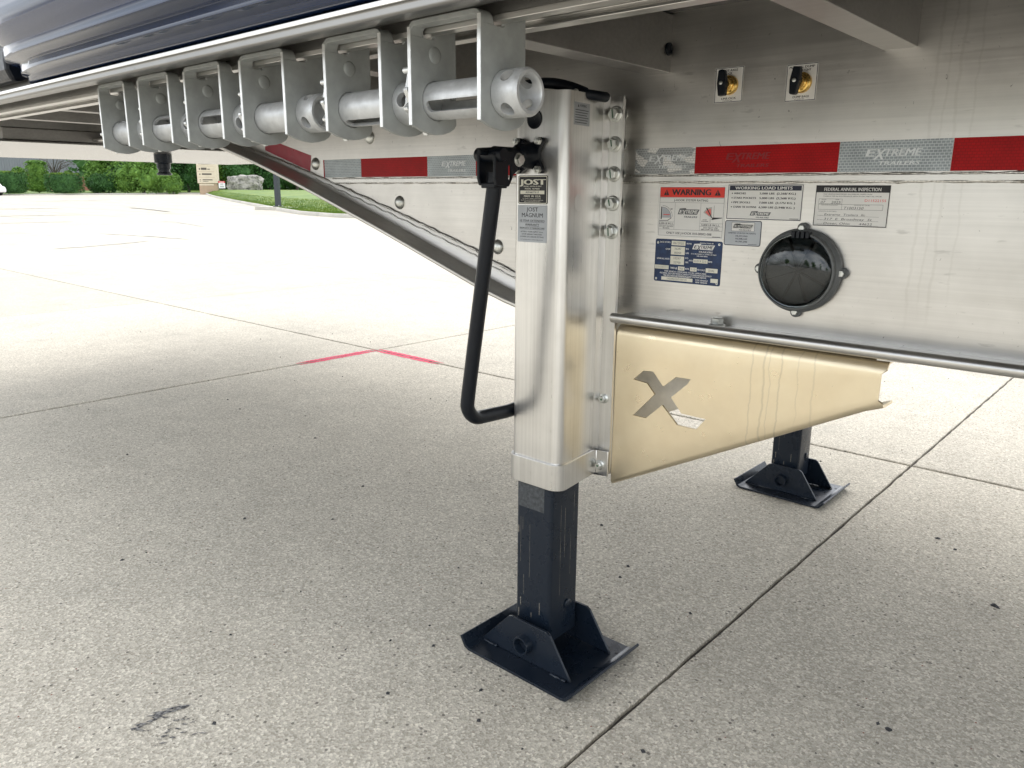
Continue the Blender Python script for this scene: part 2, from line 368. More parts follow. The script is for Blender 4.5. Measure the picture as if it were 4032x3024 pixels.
# lettering: every string is made once as a flat mesh, then fitted to a box
_tx = {}
def glyphs(sv_, bold):
    k = (sv_, bold)
    if k not in _tx:
        c = bpy.data.curves.new('t', 'FONT'); c.body = sv_; c.size = 1; c.resolution_u = 2; c.offset = 0; c.fill_mode = 'FRONT'
        o = bpy.data.objects.new('t', c); COL.objects.link(o)
        dg = bpy.context.evaluated_depsgraph_get(); me = bpy.data.meshes.new_from_object(o.evaluated_get(dg))
        v = [(p.co.x, p.co.y) for p in me.vertices]; f = [tuple(q.vertices) for q in me.polygons]
        bpy.data.objects.remove(o); bpy.data.meshes.remove(me)
        x0 = min(p[0] for p in v); x1 = max(p[0] for p in v)
        _tx[k] = ([(p[0] - x0, p[1]) for p in v], f, x1 - x0)
    return _tx[k]
class Print:
    """flat artwork in a sticker's own plane (mm), collected per colour"""
    def __init__(s): s.d = {}
    def mb(s, mat): return s.d.setdefault(mat, [[], []])
    def poly(s, mat, pts, faces=None, z=0):
        v, f = s.mb(mat); o = len(v); v += [(x, y, z) for x, y in pts]
        f += [tuple(o + i for i in q) for q in (faces or [tuple(range(len(pts)))])]
    def rect(s, mat, x0, x1, y0, y1, z=0): s.poly(mat, [(x0, y0), (x1, y0), (x1, y1), (x0, y1)], z=z)
    def frame(s, mat, x0, x1, y0, y1, t, z=0):
        s.rect(mat, x0, x1, y0, y0 + t, z); s.rect(mat, x0, x1, y1 - t, y1, z); s.rect(mat, x0, x0 + t, y0 + t, y1 - t, z); s.rect(mat, x1 - t, x1, y0 + t, y1 - t, z)
    def text(s, mat, t, x0, x1, y, h, bold=.02, shear=0, z=0):
        g, f, wd = glyphs(t, bold); k = (x1 - x0 - shear * h) / wd; hh = h / .70
        for i, (ox, oz) in enumerate(((0, 0), (bold * .9, .02), (-bold * .9, .04)) if bold > .008 else ((0, 0),)):
            s.poly(mat, [(x0 + (a + ox) * k + shear * b * hh, y + b * hh) for a, b in g], f, z + oz)
    def arc(s, mat, cx, cy, r0, r1, a0, a1, z=0, n=12):
        p = [(cx + r0 * math.cos(a0 + (a1 - a0) * i / n), cy + r0 * math.sin(a0 + (a1 - a0) * i / n)) for i in range(n + 1)]
        q = [(cx + r1 * math.cos(a0 + (a1 - a0) * i / n), cy + r1 * math.sin(a0 + (a1 - a0) * i / n)) for i in range(n + 1)]
        s.poly(mat, p + q, [(i, i + 1, n + 2 + i, n + 1 + i) for i in range(n)], z)
    def logo(s, x0, x1, y0, y1, box=None, letters='white_vinyl', sub='navy_print'):
        """parallelogram with slanted wordmark and a line of small capitals below"""
        W, H = x1 - x0, y1 - y0; b0 = y0 + H * .36; hh = y1 - b0; sh = hh * .45
        if box: s.poly(box, [(x0, b0), (x1 - sh, b0), (x1, y1 - hh * .12), (x0 + W * .40, y1 - hh * .12), (x0 + W * .36, y1 + hh * .10), (x0 + sh * .8, y1)])
        th = hh * .60; ty = b0 + hh * .16
        s.text(letters, 'E', x0 + W * .08, x0 + W * .235, ty, th, .03, .28, .15)
        s.text(letters, 'X', x0 + W * .20, x0 + W * .40, ty - hh * .28, th * 1.5, .03, .28, .16)
        s.text(letters, 'TREME', x0 + W * .35, x0 + W * .93, ty, th, .03, .28, .15)
        s.text(sub, 'TRAILERS', x0 + W * .28, x0 + W * .92, y0, H * .20, .025, .3, .15)
    def build(s, parent, M, name='lettering'):
        for mat, (v, f) in s.d.items():
            me = bpy.data.meshes.new(name); me.from_pydata([M @ Vector((x / 1000, y / 1000, .0004 + z / 1000)) for x, y, z in v], [], f)
            me.materials.append(MAT[mat]); link(name, me, parent)
def plane_front(x0, y, z0):   # sticker lying on a face that looks toward -Y
    return Matrix.Translation((x0, y, z0)) @ Matrix(((1, 0, 0, 0), (0, 0, -1, 0), (0, 1, 0, 0), (0, 0, 0, 1)))
def plane_side(x, y0, z0):    # face that looks toward +X, text running +Y
    return Matrix.Translation((x, y0, z0)) @ Matrix(((0, 0, 1, 0), (1, 0, 0, 0), (0, 1, 0, 0), (0, 0, 0, 1)))
def rrect(x0, x1, y0, y1, r, n=5):
    p = []
    for cx, cy, a in ((x1 - r, y1 - r, 0), (x0 + r, y1 - r, 90), (x0 + r, y0 + r, 180), (x1 - r, y0 + r, 270)):
        p += [(cx + r * math.cos(R(a + 90 * i / n)), cy + r * math.sin(R(a + 90 * i / n))) for i in range(n + 1)]
    return p
def sticker(name, mat, M, w_, h_, r, parent, t=.35, label=None):
    p = rrect(0, w_, 0, h_, r); n_ = len(p)
    v = [M @ Vector((x / 1000, y / 1000, -.0003)) for x, y in p] + [M @ Vector((x / 1000, y / 1000, t / 1000)) for x, y in p]
    f = [tuple(range(n_, 2 * n_))] + [(i, (i + 1) % n_, n_ + (i + 1) % n_, n_ + i) for i in range(n_)]
    me = bpy.data.meshes.new(name); me.from_pydata(v, [], f); me.materials.append(MAT[mat])
    return link(name, me, parent, 0, label)

# ------------------------------------------------------------------ ground
FH = Vector((FW.x, FW.y)).normalized(); RH = Vector((FH.y, -FH.x))
def dl(x, y):
    q = Vector((x - CAMP.x, y - CAMP.y)); return q.dot(FH), q.dot(RH)
def xy(d, l): return CAMP.x + FH.x * d + RH.x * l, CAMP.y + FH.y * d + RH.y * l
def lerp_tab(tab, x):
    if x <= tab[0][0]: return tab[0][1]
    for (a, b), (c, d) in zip(tab, tab[1:]):
        if x <= c: return b + (d - b) * (x - a) / (c - a)
    return tab[-1][1]
GT = [(33, 0), (40, .045), (45, .09), (60, .2), (80, .46), (92, .56), (400, .6)]
def g(x, y):
    d, l = dl(x, y); z = lerp_tab(GT, d)
    return z - .011 * min(60, max(0, -l - 35)) * min(1, max(0, (d - 50) / 35))
NX0, NX1, NY0, NY1 = -9, 3, -3, 7      # slab grid indices
mb = MB()
SX0, SX1 = JX0 + NX0 * JXP, JX0 + NX1 * JXP; SY0, SY1 = JY0 + NY0 * JYP, JY0 + NY1 * JYP
for i in range(-44, 28):
    for j in range(-40, 36):
        if NX0 <= i < NX1 and NY0 <= j < NY1: continue
        x0, x1, y0, y1 = JX0 + i * JXP, JX0 + (i + 1) * JXP, JY0 + j * JYP, JY0 + (j + 1) * JYP
        mb.add([(x, y, g(x, y)) for x, y in ((x0, y0), (x1, y0), (x1, y1), (x0, y1))], [(0, 1, 2, 3)])
pav = struct(mb.build('pavement', 'concrete_far'))
bed = MB()
bed.box(SX0 + .01, SX1 - .01, SY0 + .01, SY1 - .01, -.06, -.012)
bed.build('joint_bed', 'joint_fill', pav)
def jgap(k, special): return .0085 if k == special else .0048
for i in range(NX0, NX1):
    for j in range(NY0, NY1):
        x0, x1, y0, y1 = JX0 + i * JXP + jgap(i, -1), JX0 + (i + 1) * JXP - jgap(i + 1, -1), JY0 + j * JYP + jgap(j, 0), JY0 + (j + 1) * JYP - jgap(j + 1, 0)
        near = i >= -2 and -1 <= j <= 0
        ns = 70 if near else 1
        ring = []
        for (a, b) in (((x0, y0), (x1, y0)), ((x1, y0), (x1, y1)), ((x1, y1), (x0, y1)), ((x0, y1), (x0, y0))):
            for k in range(ns):
                t = k / ns; jx = random.uniform(-.0018, .0022) if near and k else 0
                ring.append((a[0] + (b[0] - a[0]) * t + (jx if a[0] == b[0] else 0), a[1] + (b[1] - a[1]) * t + (jx if a[1] == b[1] else 0)))
        cx, cy = (x0 + x1) / 2, (y0 + y1) / 2; n_ = len(ring); ch = .004
        def ins(p): return (p[0] + (ch if p[0] < cx else -ch) * (abs(p[0] - cx) > (x1 - x0) / 2 - .006), p[1] + (ch if p[1] < cy else -ch) * (abs(p[1] - cy) > (y1 - y0) / 2 - .006))
        top = [(*ins(p), g(*p)) for p in ring]; mid = [(*p, g(*p) - .003) for p in ring]; low = [(*p, g(*p) - .05) for p in ring]
        me = bpy.data.meshes.new('slab')
        me.from_pydata(top + mid + low, [], [tuple(range(n_))] + [(q + (k), q + n_ + k, q + n_ + (k + 1) % n_, q + (k + 1) % n_) for q in (0, n_) for k in range(n_)])
        me.materials.append(MAT['concrete']); link('slab', me, pav)
# pink survey paint beside the slab corner, a sprayed line along each joint
def paint(name, pts, wd, mat, parent, z=.0015, rag=.35):
    v = []; f = []
    for i, (x, y) in enumerate(pts):
        a = Vector(pts[min(i + 1, len(pts) - 1)]) - Vector(pts[max(i - 1, 0)]); a.normalize(); nn = Vector((-a.y, a.x))
        tp = min(1, 4 * i / len(pts) + .3, 4 * (len(pts) - 1 - i) / len(pts) + .15)
        for s_ in (-1, 1):
            q = Vector((x, y)) + nn * s_ * wd * tp * (1 + random.uniform(-rag, rag)); v.append((q.x, q.y, z))
    for i in range(len(pts) - 1): f.append((2 * i, 2 * i + 1, 2 * i + 3, 2 * i + 2))
    me = bpy.data.meshes.new(name); me.from_pydata(v, [], f); me.materials.append(MAT[mat]); return link(name, me, parent)
cxp, cyp = JX0 - JXP, JY0
for s_ in (-1, 1): paint('paint_line', [(cxp + s_ * .022, cyp - .62 + .62 * i / 40) for i in range(41)], .0155, 'pink_paint', pav)
for s_ in (-1, 1): paint('paint_line', [(cxp + .64 * i / 40, cyp + s_ * .022) for i in range(41)], .0155, 'pink_paint', pav)
rm = MB()
for k in range(90):
    t = random.random(); s_ = random.gauss(0, 1)
    if k < 60: x, y = -.655 - .012 * math.sin(t * 3) + .005 * s_, -.93 + .105 * t + .004 * s_
    else: x, y = -.60 + .022 * s_, -.93 + .09 * t
    q = random.uniform(.002, .007) * (1 if k < 60 else .7); an = R(60 + random.uniform(-30, 30)); L_ = q * random.uniform(1.2, 3)
    rm.add([(x + math.cos(an + o_) * r_, y + math.sin(an + o_) * r_, .0012 + k * .00001) for o_, r_ in ((0, L_), (1.1, q * .5), (2.2, q * .6), (3.1, L_ * .8), (4.2, q * .6), (5.3, q * .5))], [(0, 1, 2, 3, 4, 5)])
o = rm.build('rubber_mark', 'rubber_mark', pav); o['kind'] = 'stuff'
# faint tyre tracks that cross the far part of the lot
for (xa, ya), (xb, yb), wd in ((xy(55, -33.5), xy(62, -31), .22), (xy(39, -25.8), xy(41, -23.2), .2), (xy(30.2, -20), xy(33, -17.9), .16), (xy(43, -20.8), xy(37, -16), .16), (xy(24, -15.9), xy(26, -14.4), .12), (xy(27, -12), xy(23, -9), .10), (xy(19, -10), xy(17, -7), .08), (xy(14, -8.2), xy(16.5, -7.6), .07), (xy(70, -45), xy(72, -36), .3)):
    pts = [(xa + (xb - xa) * i / 30, ya + (yb - ya) * i / 30 + .15 * math.sin(i / 9)) for i in range(31)]
    o_ = paint('tyre_mark', pts, wd, 'tyre_stain', pav, 0, .5)
    for v_ in o_.data.vertices: v_.co.z = g(v_.co.x, v_.co.y) + .006 + (.02 if Vector((v_.co.x, v_.co.y)).length > 30 else 0)
# pebbles and grit that lie on the slabs
gp = MB()
for i in range(170):
    d, l = random.uniform(.8, 6), 0; l = random.uniform(-.62, .62) * d; x, y = xy(d, l); r = random.choice([.002, .0025, .003, .004, .006])
    gp.add([(x + r * random.uniform(.6, 1.4) * math.cos(a) , y + r * random.uniform(.6, 1.4) * math.sin(a), .0002) for a in (0, 1.6, 3.1, 4.7)] + [(x, y, r * .9)], [(0, 1, 4), (1, 2, 4), (2, 3, 4), (3, 0, 4)])
for x, y, r in ((.521, .798, .011), (.530, .790, .006), (.465, .092, .007), (-1.43, -.637, .006), (-1.994, .413, .007), (-1.22, -.05, .005), (.30, 1.15, .008), (.36, 1.10, .006)):
    gp.add([(x + r * random.uniform(.7, 1.4) * math.cos(t), y + r * random.uniform(.7, 1.4) * math.sin(t), .0002) for t in (0, 1, 2.1, 3.1, 4.2, 5.2)] + [(x, y, r * .6)], [(k, (k + 1) % 6, 6) for k in range(6)])
o = gp.build('grit', 'pebble_dark'); tag(o, 'scattered dark grit lying on the concrete slabs', 'grit', kind='stuff')

# far kerb, grass berm
KT = [(-3600, 84), (0, 85), (530, 90), (815, 95), (838, 92), (850, 82), (866, 75), (900, 67), (940, 60), (1000, 51), (1060, 44.5), (1130, 39), (1200, 35), (1330, 32), (1700, 29), (2300, 26), (4200, 22), (6000, 20)]
us = sorted(set([u for u, _ in KT] + list(range(-3600, 6001, 60)) + list(range(820, 1340, 12))))
def gz(x, y, dk):
    d, l = dl(x, y); t = min(1, max(0, (d - dk) / 28)); return g(x, y) + .135 + .42 * t * t * (3 - 2 * t)
gb = MB(); rows = [0, .4, 1.5, 3, 6, 10, 16, 24, 36, 55, 90, 140, 230]
for u in us:
    t = (u - 2016) / 3048; dk = lerp_tab(KT, u) + .16
    for r_ in rows:
        d = dk + r_; x, y = xy(d, d * t); gb.v.append((x, y, gz(x, y, dk)))
nr = len(rows)
for i in range(len(us) - 1):
    for k in range(nr - 1): gb.f.append((i * nr + k, (i + 1) * nr + k, (i + 1) * nr + k + 1, i * nr + k + 1))
for i in range(26000):      # blades on the near part of the berm
    u = random.uniform(820, 1420); t = (u - 2016) / 3048; dk = lerp_tab(KT, u) + .16; d = dk + .02 + 16 * random.random() ** 2.0
    x, y = xy(d, d * t); z = gz(x, y, dk); h = random.uniform(.03, .085); a = random.uniform(0, 6.28); q = .012
    o_ = len(gb.v); gb.v += [(x - q * math.cos(a), y - q * math.sin(a), z - .01), (x + q * math.cos(a), y + q * math.sin(a), z - .01), (x + random.uniform(-.03, .03), y + random.uniform(-.03, .03), z + h)]
    gb.f.append((o_, o_ + 1, o_ + 2))
me = bpy.data.meshes.new('grass'); me.from_pydata(gb.v, [], gb.f); me.materials.append(MAT['grass_green'])
grass = link('grass', me); tag(grass, 'bright green mown grass rising behind the far kerb', 'grass', kind='stuff')
kp = []
for u in us:
    if u < -1200 or u > 3000: continue
    t = (u - 2016) / 3048; d = lerp_tab(KT, u); kp.append(xy(d, d * t))
# kerb as separate stones following the curve
def resample(pts, step):
    o_ = [Vector(pts[0])]; acc = 0
    for a, b in zip(pts, pts[1:]):
        a, b = Vector(a), Vector(b); L_ = (b - a).length; s_ = step - acc
        while s_ <= L_: o_.append(a + (b - a) * (s_ / L_)); s_ += step
        acc = (acc + L_) % step
    return o_
kq = resample(kp, .75)
kerb = struct(empty('kerb'))
for i in range(0, len(kq) - 4, 4):
    seg = kq[i:i + 5]; secs = []
    for k, p in enumerate(seg):
        a = (kq[min(i + k + 1, len(kq) - 1)] - kq[max(i + k - 1, 0)]).normalized(); nn = Vector((a.y, -a.x))
        if nn.dot(Vector((CAMP.x, CAMP.y)) - p) < 0: nn = -nn
        p2 = p + a * (.006 if k == 0 else -.006 if k == 4 else 0)
        z = g(p.x, p.y)
        secs.append([(*(p2 + nn * o_), z + h) for o_, h in ((.10, -.05), (.09, .05), (.06, .135), (.04, .155), (-.12, .16), (-.12, -.05))])
    b = MB(); b.sweep(secs); b.build('kerb_stone', 'kerb_concrete', kerb, smooth=40)

# ------------------------------------------------------------------ semi-trailer
T = empty('semi_trailer')
tag(T, 'aluminium flatbed semi-trailer with red and silver reflective tape, standing on its landing legs', 'trailer')
FLZ = .790
GN = [(-.36, .784), (-.45, .800), (-.60, .849), (-.897, .948), (-1.246, 1.058), (-1.52, 1.138), (-1.75, 1.196), (-1.93, 1.238), (-2.05, 1.250), (-2.7, 1.250), (-4.6, 1.250)]
def goose(x): return lerp_tab(sorted(GN), x)
def leg_h(x): return .050 if x > -.6 else max(.008, .055 - .043 * (-.6 - x))
def make_beam(y, s_, full):
    """s_ = +1: outer face looks toward -Y at y; -1 mirrored"""
    prof = [(3.4, FLZ), (-.36, FLZ)] + [(a, b + .006) for a, b in GN[1:]] + [(-4.6, 1.395), (3.4, 1.395)]
    b = MB(); b.prism(prof, 'y', y, y + .008 * s_); beam = b.build('main_beam', 'web_metal', T)
    f = MB()      # rear straight flange with bulb edge
    pr = [(y + s_ * .04, FLZ - .008), (y + s_ * .04, FLZ + .006), (y - s_ * .055, FLZ + .006)]
    pr += [(y - s_ * (.066 + .0105 * math.cos(R(a))) , FLZ + .0025 + .0105 * math.sin(R(a))) for a in range(120, -121, -24)]
    pr += [(y - s_ * .055, FLZ - .008)]
    f.prism(pr, 'x', -.137, 3.4); f.build('bottom_flange', 'flange_metal', beam, smooth=35)
    f = MB(); secs = []      # rising gooseneck angle: lapped vertical leg, sloping shelf, rolled lip
    gx = []
    for (a, b_), (c, d_) in zip(GN, GN[1:]):
        for k in range(6): gx.append(a + (c - a) * k / 6)
    gx.append(-4.6)
    def gs(x):
        return (goose(x - .05) + goose(x) + goose(x + .05)) / 3
    for x in gx:
        z = gs(x); h = leg_h(x)
        p = [(y - s_ * .0075, z + h), (y - s_ * .0075, z + min(.018, h * .6)), (y - s_ * .012, z + min(.010, h * .4)), (y - s_ * .060, z + .004)]
        p += [(y - s_ * (.062 + .0075 * math.cos(R(a))), z - .002 + .0075 * math.sin(R(a))) for a in (60, 20, -20, -60, -100)]
        p += [(y - s_ * .056, z - .006), (y - s_ * .006, z), (y - s_ * .0008, z + min(.012, h * .5)), (y - s_ * .0008, z + h)]
        secs.append([(x, *q) for q in p])
    f.sweep(secs); f.build('gooseneck_flange', 'goose_metal', beam, smooth=38)
    if not full: return beam
    # weld beads: two along the plate seam, one along the gooseneck angle
    def bead(pts, r, name='weld_bead', jit=.16):
        q = resample3(pts, .0055); b = MB(); ph = random.random() * 9; b.tube(q, lambda t: r * (.80 + .22 * math.sin(ph + t * 61) * math.sin(t * 173) + random.uniform(-.10, .12)), 8, jit); b.build(name, 'weld', beam, smooth=60)
    zs = 1.079
    b = MB(); b.prism([(y - .0045, zs - .005), (y - .0045, zs + .004), (y + .001, zs + .004), (y + .001, zs - .005)], 'x', -1.22, 3.4); b.build('seam_strip', 'flange_metal', beam)
    wob = lambda x: .0008 * math.sin(x * 71) + .0006 * math.sin(x * 173 + 1)
    for dz, r in ((.0058, .0027), (-.0064, .0030)):
        bead([(x, y - .001, zs + dz + wob(x + dz * 90)) for x in [-1.2 + .02 * i for i in range(150)]], r)
    bead([(x, y - .003, gs(x) + leg_h(x) + .001 + 1.5 * wob(x)) for x in [-.40 - .02 * i for i in range(95)]], .0038)
    bead([(x, y - .0085, gs(x) + leg_h(x) - .010 + 2 * wob(x * 1.3)) for x in [-.46 - .02 * i for i in range(42)]], .0022)
    for x, z in ((-1.285, 1.129), (-.898, 1.020), (-.531, .918), (-1.02, 1.196)):
        b = MB(); b.lathe((x, y + .001, z), (0, -1, 0), [(.0185, 0), (.0185, .0015), (.0175, .004), (.0145, .0075), (.0095, .0105), (.004, .0118), (.0003, .012)], 28); b.build('rivet', 'zinc', beam, smooth=60)
    return beam
def resample3(pts, step):
    pts = [Vector(p) for p in pts]; o_ = [pts[0]]; acc = 0
    for a, b in zip(pts, pts[1:]):
        L_ = (b - a).length; s_ = step - acc
        while s_ <= L_: o_.append(a + (b - a) * (s_ / L_)); s_ += step
        acc = (acc + L_) % step
    return o_
make_beam(0, 1, True); make_beam(1.11, -1, False)

# cross members, deck, side rail with winch track
xm = MB()
xm.prism([(0, 1.388), (0, 1.282), (-.052, 1.282), (-.052, 1.287), (-.005, 1.287), (-.005, 1.383), (-.045, 1.383), (-.045, 1.388)], 'y', -.612, 1.72)
xme = xm.mesh('cross_member', None, 'crossmember_metal')
for k in range(-9, 8):
    o = link('cross_member', xme, T, .001); o.location = (-.067 + .452 * k, 0, 0)
b = MB(); b.lathe((-.0665, -.013, 1.324), (1, 0, 0), [(.012, 0), (.012, .004), (.008, .005), (.007, .003), (.0005, .003)], 20); b.build('grommet', 'black_plastic', T, smooth=40)
dk = MB(); dk.box(-4.65, 3.4, -.75, 1.86, 1.392, 1.425); deck = dk.build('deck', 'deck_metal', T)
pl = MB(); pl.box(-4.64, 3.38, 0, .006, 1.384, 1.3935); plm = pl.mesh('floor_rib', None, 'deck_metal')
for i in range(17): o = link('floor_rib', plm, deck); o.location = (0, -.55 + .14 * i, 0)
rails = []
for mir in (0, 1):
    Y = (lambda y: 1.11 - y) if mir else (lambda y: y)
    r_ = MB(); r_.prism([(Y(a), b) for a, b in ((-.700, 1.268), (-.757, 1.262), (-.760, 1.2545), (-.772, 1.2545), (-.775, 1.257), (-.775, 1.2655), (-.7785, 1.267), (-.7785, 1.2725), (-.774, 1.274), (-.757, 1.276), (-.757, 1.43), (-.745, 1.43), (-.745, 1.30), (-.58, 1.30), (-.58, 1.292), (-.700, 1.290))], 'x', -4.65, 3.4)
    rail = r_.build('side_rail', 'rail_metal', T, bevel=.0012)
    r_ = MB(); r_.prism([(Y(a), b) for a, b in ((-.672, 1.2905), (-.672, 1.262), (-.676, 1.262), (-.676, 1.2535), (-.657, 1.2535), (-.657, 1.262), (-.662, 1.262), (-.662, 1.2905))], 'x', -4.65, 3.4)
    r_.build('winch_track', 'flange_metal', rail, bevel=.001)
    r_ = MB(); y0_, y1_ = sorted((Y(-.7802), Y(-.7783))); r_.box(-4.64, 3.39, y0_, y1_, 1.2665, 1.2730); r_.build('rail_highlight', 'leg_metal', rail, bevel=.0006)  # thin bright strip added on the lip as the rail's highlight
    r_ = MB(); r_.prism([(Y(a), b) for a, b in ((-.604, 1.2915), (-.604, 1.274), (-.612, 1.272), (-.612, 1.268), (-.598, 1.268), (-.598, 1.262), (-.606, 1.260), (-.606, 1.256), (-.584, 1.256), (-.584, 1.2915))], 'x', -4.65, 3.4)
    r_.build('inner_track', 'flange_metal', rail, bevel=.001)
# navy rounded cover along the deck edge, rounded at its front end
prof = [(-.768, 1.277), (-.786, 1.2775), (-.793, 1.2805), (-.796, 1.2860), (-.7985, 1.2885), (-.8190, 1.2895), (-.8225, 1.2910), (-.8230, 1.2935), (-.8215, 1.3055), (-.8235, 1.3075), (-.8560, 1.3090), (-.8600, 1.3110), (-.8606, 1.3140), (-.8590, 1.3300), (-.8620, 1.3340), (-.8700, 1.345), (-.8770, 1.362), (-.880, 1.39), (-.879, 1.43), (-.873, 1.47), (-.860, 1.505), (-.838, 1.54), (-.805, 1.565), (-.775, 1.577), (-.76, 1.58)]
secs = []
xs = [-1.245 + .26 * (i / 16) ** 2 for i in range(17)] + [-.9 + .1 * i for i in range(45)]
for x in xs:
    t = min(1, (x + 1.250) / .27); s_ = (1 - (1 - t) ** 2.4) ** .5
    cy_, cz_ = -.768, 1.44
    sc = [(x - .13 * (max(0, z - 1.30) / .28) * 1.0, cy_ + (y - cy_) * s_ , z) for y, z in prof]
    secs.append(sc + [(sc[-1][0], -.757 - .0015, 1.58), (sc[0][0], -.757 - .0015, 1.277)])
c_ = MB(); c_.sweep(secs); c_.build('side_cover', 'navy_paint', T, smooth=50, label='glossy navy rounded cover along the deck edge with a rounded front end')
c_ = MB(); c_.prism([(-.7575, 1.29), (-.79, 1.285), (-.80, 1.31), (-.80, 1.42), (-.7575, 1.45)], 'x', -4.7, -1.30); c_.build('side_cover', 'black_plastic', T, bevel=.008)

# kingpin and coupler plate under the gooseneck
b = MB(); b.box(-4.58, -2.75, -.42, 1.53, 1.2255, 1.2335); cp = b.build('coupler_plate', 'plate_metal', T, bevel=.002)
for x in (-2.8, -3.5, -4.2):
    b = MB(); b.box(x - .03, x + .03, -.40, 1.51, 1.2345, 1.281); b.build('bolster', 'crossmember_metal', cp, bevel=.003)
b = MB(); b.lathe((-3.4, .513, 1.2255), (0, 0, -1), [(.044, 0), (.044, .040), (.034, .045), (.034, .070), (.029, .073), (.029, .088), (.037, .092), (.037, .102), (.001, .1025)], 24); b.build('kingpin', 'black_paint', T, smooth=35)

# ---- landing leg: hat-section sleeve, black inner tube, foot with gussets
def hexbolt(c, ax, r, h, rot=0, flange=True):
    m_ = MB(); ax = Vector(ax)
    if flange: m_.lathe(c, ax, [(r * 1.30, 0), (r * 1.30, h * .14), (r * 1.08, h * .26), (.0003, h * .26)], 24)
    u = ax.orthogonal().normalized(); w_ = ax.cross(u)
    def ring(rr, hh, nn=6): return [Vector(c) + ax * hh + (u * math.cos(rot + 2 * math.pi * i / nn) + w_ * math.sin(rot + 2 * math.pi * i / nn)) * rr for i in range(nn)]
    m_.sweep([ring(r, h * .15), ring(r, h * .9), ring(r * .84, h)])
    return m_
def hat(o_=0, fl=True, n_=5):
    P = []
    P.append((-.326, -.0505 - o_)); P.append((-.296, -.0505 - o_))
    P.append((-.288 - o_, -.060 - o_))
    for i in range(n_ + 1):
        a = R(180 + 90 * i / n_); P.append((-.282 + (.020 + o_) * math.cos(a), -.185 + (.020 + o_) * math.sin(a)))
    for i in range(n_ + 1):
        a = R(270 + 90 * i / n_); P.append((-.186 + (.020 + o_) * math.cos(a), -.185 + (.020 + o_) * math.sin(a)))
    P.append((-.180 + o_, -.064 - o_)); P.append((-.173, -.0505 - o_)); P.append((-.141, -.0505 - o_))
    return P
def inner(o_):
    P = [(-.141, -.0445), (-.177, -.0445), (-.186, -.062), (-.172, -.184), (-.180, -.198), (-.288, -.198), (-.296, -.184), (-.282, -.062), (-.292, -.0445), (-.326, -.0445)]
    return P
